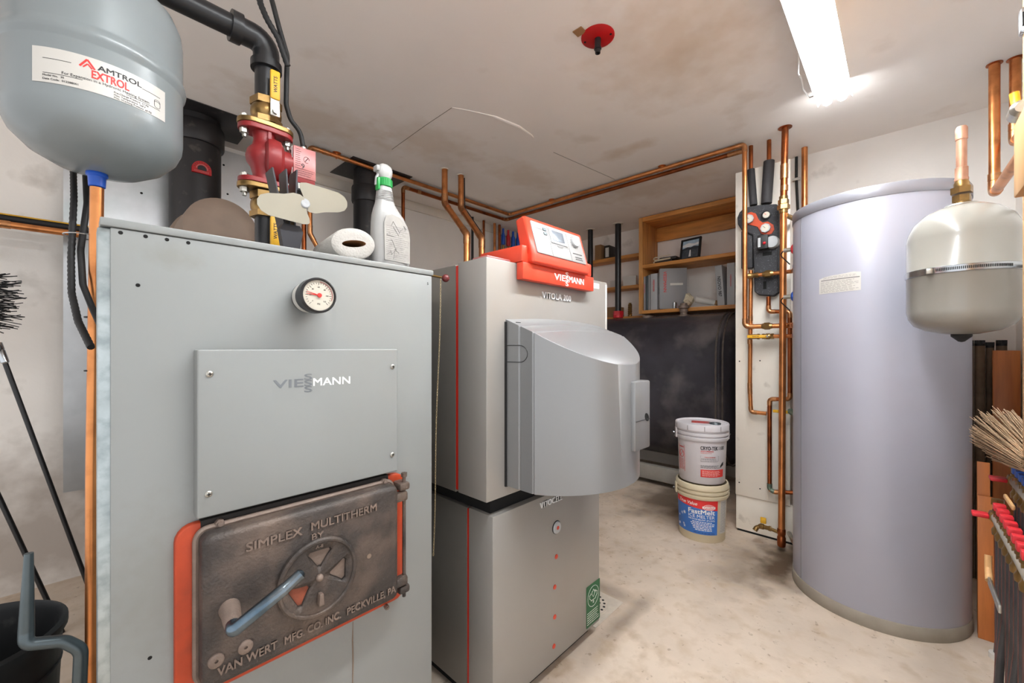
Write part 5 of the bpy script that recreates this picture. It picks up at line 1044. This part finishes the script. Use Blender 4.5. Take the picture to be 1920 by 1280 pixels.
fine(bm, F, -.066,.05,.098,.118,3,.0006,41,.55); fine(bm, F, -.062,.034,.146,.158,2,.0006,42,.5); fine(bm, F, -.066,.03,.137,.142,1,.0006,43,.6); tube(bm, [F(u,v,.0004) for u,v in ((-.066,.144),(.036,.144),(.036,.172),(-.066,.172))], .0005, 4, closed=True)
prism(bm, [(.05,.10),(.075,.115),(.075,.135),(.06,.125),(.05,.112)], F, 0,.0006); part(p2_, 'black_print', bm, m_ink)
part(p2_, 'red_print', sheet(B(), F, -.066,.075,.045,.09,.0,.0007,12), m_ink_r, 'red print block')
bm = B(); text(bm, 'ANTI-FREEZE', F, -.066, .196, .0085, width=.07, ext=.0005, bold=.02, align='LEFT'); fine(bm, F, -.066,.0,.187,.192,1,.0006,44,.7); text(bm, 'TYPICAL PROPERTIES', F, -.015,.162,.006, width=.06, ext=.0006, bold=.01)
part(p2_, 'red_print', bm, m_ink_r)
bm = B(); fine(bm, F, -.058,.05,.05,.085,5,.0012,45,.45); part(p2_, 'white_print', bm, m_ink_w)
F = G2(-56,.0); bm = B(); tube(bm, [F(u,v,.0004) for u,v in ((-.024,.06),(.026,.06),(.026,.22),(-.024,.22))], .0008, 4, closed=True); tube(bm, [F(.001+.019*math.cos(a),.165+.022*math.sin(a),.0004) for a in [2*PI*k/28 for k in range(28)]], .0013, 5, closed=True); stroke(bm, F, [(-.013,.15),(.015,.18)], .0025, .0008); text(bm, 'WARNING', F, .001,.203,.008, width=.042, ext=.0006, bold=.02); fine(bm, F, -.021,.023,.066,.135,10,.0006,50,.5)
part(p2_, 'warning_box', bm, m_ink_r)

# ================================================================ floor drain
dn = root('floor_drain', (1.585,1.05,0), 'square floor drain plate beside the lower boiler cabinet', 'drain')
part(dn, 'plate', box(B(), 1.485,1.72,.925,1.17,.0005,.004,.0015), m_drain); part(dn, 'round_grate', lathe(B(), [(.098,.0042),(.097,.0062),(.088,.007),(0,.007)], (1.60,1.045,0), seg=40), m_drain)
for rr2, n in ((.035,8),(.058,14),(.08,20)):
    for k in range(n): a = 2*PI*k/n; part(dn, 'drain_hole', lathe(B(), [(.006,.0068),(.006,.0074),(0,.0075)], (1.60+rr2*math.cos(a),1.045+rr2*math.sin(a),0), seg=10), m_dark)

# ================================================================ RIGHT EDGE
for k, (x, y, zb) in enumerate(((2.78,-.298,1.85),(2.79,-.358,2.055))):
    pp = pipe('copper_drop', ('front copper drop pipe near the wall corner with low elbow, top right','rear copper drop pipe near the wall corner with higher elbow, top right')[k], [(x,y,CZ-.001),(x,y,zb),(1.75,y-(.0 if k else .02),zb)], .0178, m_cu, rb=.028, seg=18, couplings=[((x,y,zb+.07),(0,0,1),.03)]); part(pp, 'ceiling_collar', lathe(B(), [(.019,-.001),(.026,-.001),(.026,-.004),(.019,-.005)], (x,y,CZ), seg=20), m_cu_d)
fb = root('wooden_upright', (1.45,-.26,.885), 'pale planed lumber board at the right edge of the picture', 'board')
part(fb, 'board', box(B(), 1.2,1.70,-.262,-.230,.885,CZ-.001,.004), m_stud); part(fb, 'block', box(B(), 1.42,1.60,-.23,-.203,1.54,1.72,.003), m_stud)
lt = part(fb, 'steel_latch', box(B(), 1.62,1.65,-.2295,-.216,1.955,2.02,.006), m_steel); part(lt, 'latch_slot', box(B(), 1.618,1.6205,-.226,-.219,1.97,2.005,.0005), m_dark)
yv = root('yellow_lever_valve', (1.62,-.215,1.73), 'ball valve with faded yellow lever above the wooden block, right edge', 'valve')
part(yv, 'valve_body', lathe(B(), [(.012,-.03),(.02,-.02),(.02,.02),(.012,.03)], (1.58,-.21,1.745), (1,0,0), 18), m_zinc); part(yv, 'lever', box(B(), 1.6,1.625,-.224,-.219,1.735,1.765,.002), m_zinc); part(yv, 'lever_grip', tube(B(), [(1.63,-.22,1.755),(1.66,-.214,1.80),(1.66,-.211,1.825)], .009, 10), m_yellow)
# twig broom
bo = root('straw_broom', (1.9,-.235,.88), 'bushy straw broom head pointing left at the right edge', 'broom')
bm = B(); R = random.Random(8)
for k in range(420):
    a, q = R.uniform(0,2*PI), math.sqrt(R.random()); s0 = Vector((1.74, -.262+.03*q*math.cos(a), .862+.03*q*math.sin(a))); L = R.uniform(.24,.33); e = Vector((1.74+L, -.225+.062*q*math.cos(a)+R.uniform(-.006,.006), .895+.085*q*math.sin(a)+R.uniform(-.008,.008)))
    tube(bm, [s0, (s0+e)/2+Vector((0,R.uniform(-.004,.004),R.uniform(-.004,.004))), e], .0013, 3)
part(bo, 'straw', bm, m_straw, kind='stuff'); part(bo, 'handle', cyl(B(), (1.74,-.262,.862), (1.3,-.30,.845), .014, 12), m_dark)
# heating manifolds with loops of pipe
def manifold(name, lab, y, z, x0, x1, capm, n, gap):
    R = root(name, ((x0+x1)/2,y,z), lab, 'manifold'); part(R, 'header', cyl(B(), (x0,y,z), (x1,y,z), .0155, 16), m_base)
    bm = B(); hexnut(bm, (x0+.005,y,z), (x0-.02,y,z), .022); cyl(bm, (x0-.012,y,z), (x0-.012,y,z+.055), .011, 12); hexnut(bm, (x0-.012,y,z+.04), (x0-.012,y,z+.058), .015); v = part(R, 'end_valve', bm, m_brass)
    part(v, 'red_lever', box(B(), x0-.025,x0+.012,y+.018,y+.055,z-.006,z+.006,.003), m_redh)
    for k in range(n):
        x = x0+(-.045-gap*k); f_ = part(R, 'outlet', lathe(B(), [(.016,-.045),(.017,-.03),(.012,-.02),(.013,0),(.013,.02),(.016,.022),(.016,.03)], (x,y,z), seg=14), m_brass); part(f_, 'flow_cap', box(B(), x-.013,x+.013,y-.013,y+.013,z+.03,z+.052,.003), capm)
    return R
manifold('heating_manifold', 'lower heating manifold with red caps, above the floor at right edge', -.22, .635, 2.0, 1.50, m_redh, 8, .058)
manifold('heating_manifold', 'upper heating manifold with blue caps, under the straw broom', -.262, .748, 2.04, 1.5, m_bluef, 8, .05)
part(bpy.data.objects['heating_manifold.001'], 'tan_lever', box(B(), 1.80,1.93,-.232,-.224,.713,.728,.004), m_stud)
lv = part(bpy.data.objects['heating_manifold'], 'steel_lever', box(B(), 1.62,1.80,-.186,-.18,.49,.512,.002), m_zinc); part(lv, 'tan_grip', tube(B(), [(1.80,-.183,.50),(1.845,-.186,.52),(1.855,-.187,.555)], .008, 10), m_stud)
bm_n = 0
for k in range(8):
    for j in range(2):
        x = 1.955-.058*k if j == 0 else 1.992-.05*k; y0, z0 = (-.22,.585) if j == 0 else (-.262,.693)
        R = root('heating_loop_pipe', (x,y0,0), ('black and red-striped loop pipe below the lower red-capped manifold','black loop pipe below the upper blue-capped manifold')[j], 'pipe', ('loop pipes of the lower manifold','loop pipes of the upper manifold')[j])
        pts = [(x,y0,z0),(x,y0,z0-.2),(x,y0+.006*(k%3),.25),(x-.004*k,y0+.012*(k%3),0)]
        part(R, 'pipe', tube(B(), pts, .0088, 10, rb=.12), m_pex); part(R, 'red_stripe', tube(B(), [(a+.002,b+.0082,c) for a,b,c in pts], .0017, 5, rb=.12), m_pexr)
c = at(1873,1236,'z',0); gs = root('floor_sleeve', c, 'grey plastic sleeve rising from the floor by the leaning planks', 'pipe sleeve'); part(gs, 'sleeve', cyl(B(), c, c+Vector((.01,-.01,.115)), .016, 14), m_dgrey); part(gs, 'white_base', lathe(B(), [(.026,0),(.026,.02),(.018,.022)], c, seg=18), m_paper)
def lean(name, lab, x, y0, y1, h, t, m, dx):
    M_ = Matrix.Translation((x,0,0)) @ Matrix.Rotation(math.atan2(dx,h),4,'Y'); return single(name, box(B(), 0,t,y0,y1,0,h,.002,M_), m, lab, 'plank')
lean('wood_plank', 'taller thin orange-brown plank standing beside the tall tank', 2.53, -.262, -.226, .70, .012, m_panel, .02)
lean('wood_plank', 'shorter orange-brown plank in front of its taller twin', 2.495, -.268, -.224, .57, .012, m_panel, .02)
single('veneer_sheet', box(B(), 3.08,3.098,-.412,-.325,0,1.155,.002), m_panel, 'oak veneer sheet standing in the right corner behind the broom', 'panel')
for k, (x, y, h, r) in enumerate(((3.15,-.25,1.20,.0185),(3.15,-.289,1.20,.0185),(3.16,-.324,1.19,.0145),(3.16,-.362,1.20,.0185))):
    t_ = root('foam_tube', (x,y,0), ('leftmost brown pipe foam tube behind the tall tank','second brown pipe foam tube from the tall tank','thin brown pipe foam tube beside the oak panel','dark-topped foam tube peeking over the oak panel')[k], 'foam tube', 'foam tubes in the corner')
    part(t_, 'foam', cyl(B(), (x-.015,y,0), (x,y,h-.012), r, 16), m_tubefoam)
    bm = B()
    for j in range(10): a = 2*PI*j/10; box(bm, -.004,.004,-.003,.003,-.012,.006,0,Matrix.Translation((x+r*.85*math.cos(a),y+r*.85*math.sin(a),h)))
    lathe(bm, [(r*1.02,-.022),(r*1.02,-.010),(0,-.008)], (x,y,h), seg=16); part(t_, 'ragged_black_end', bm, m_rubber)
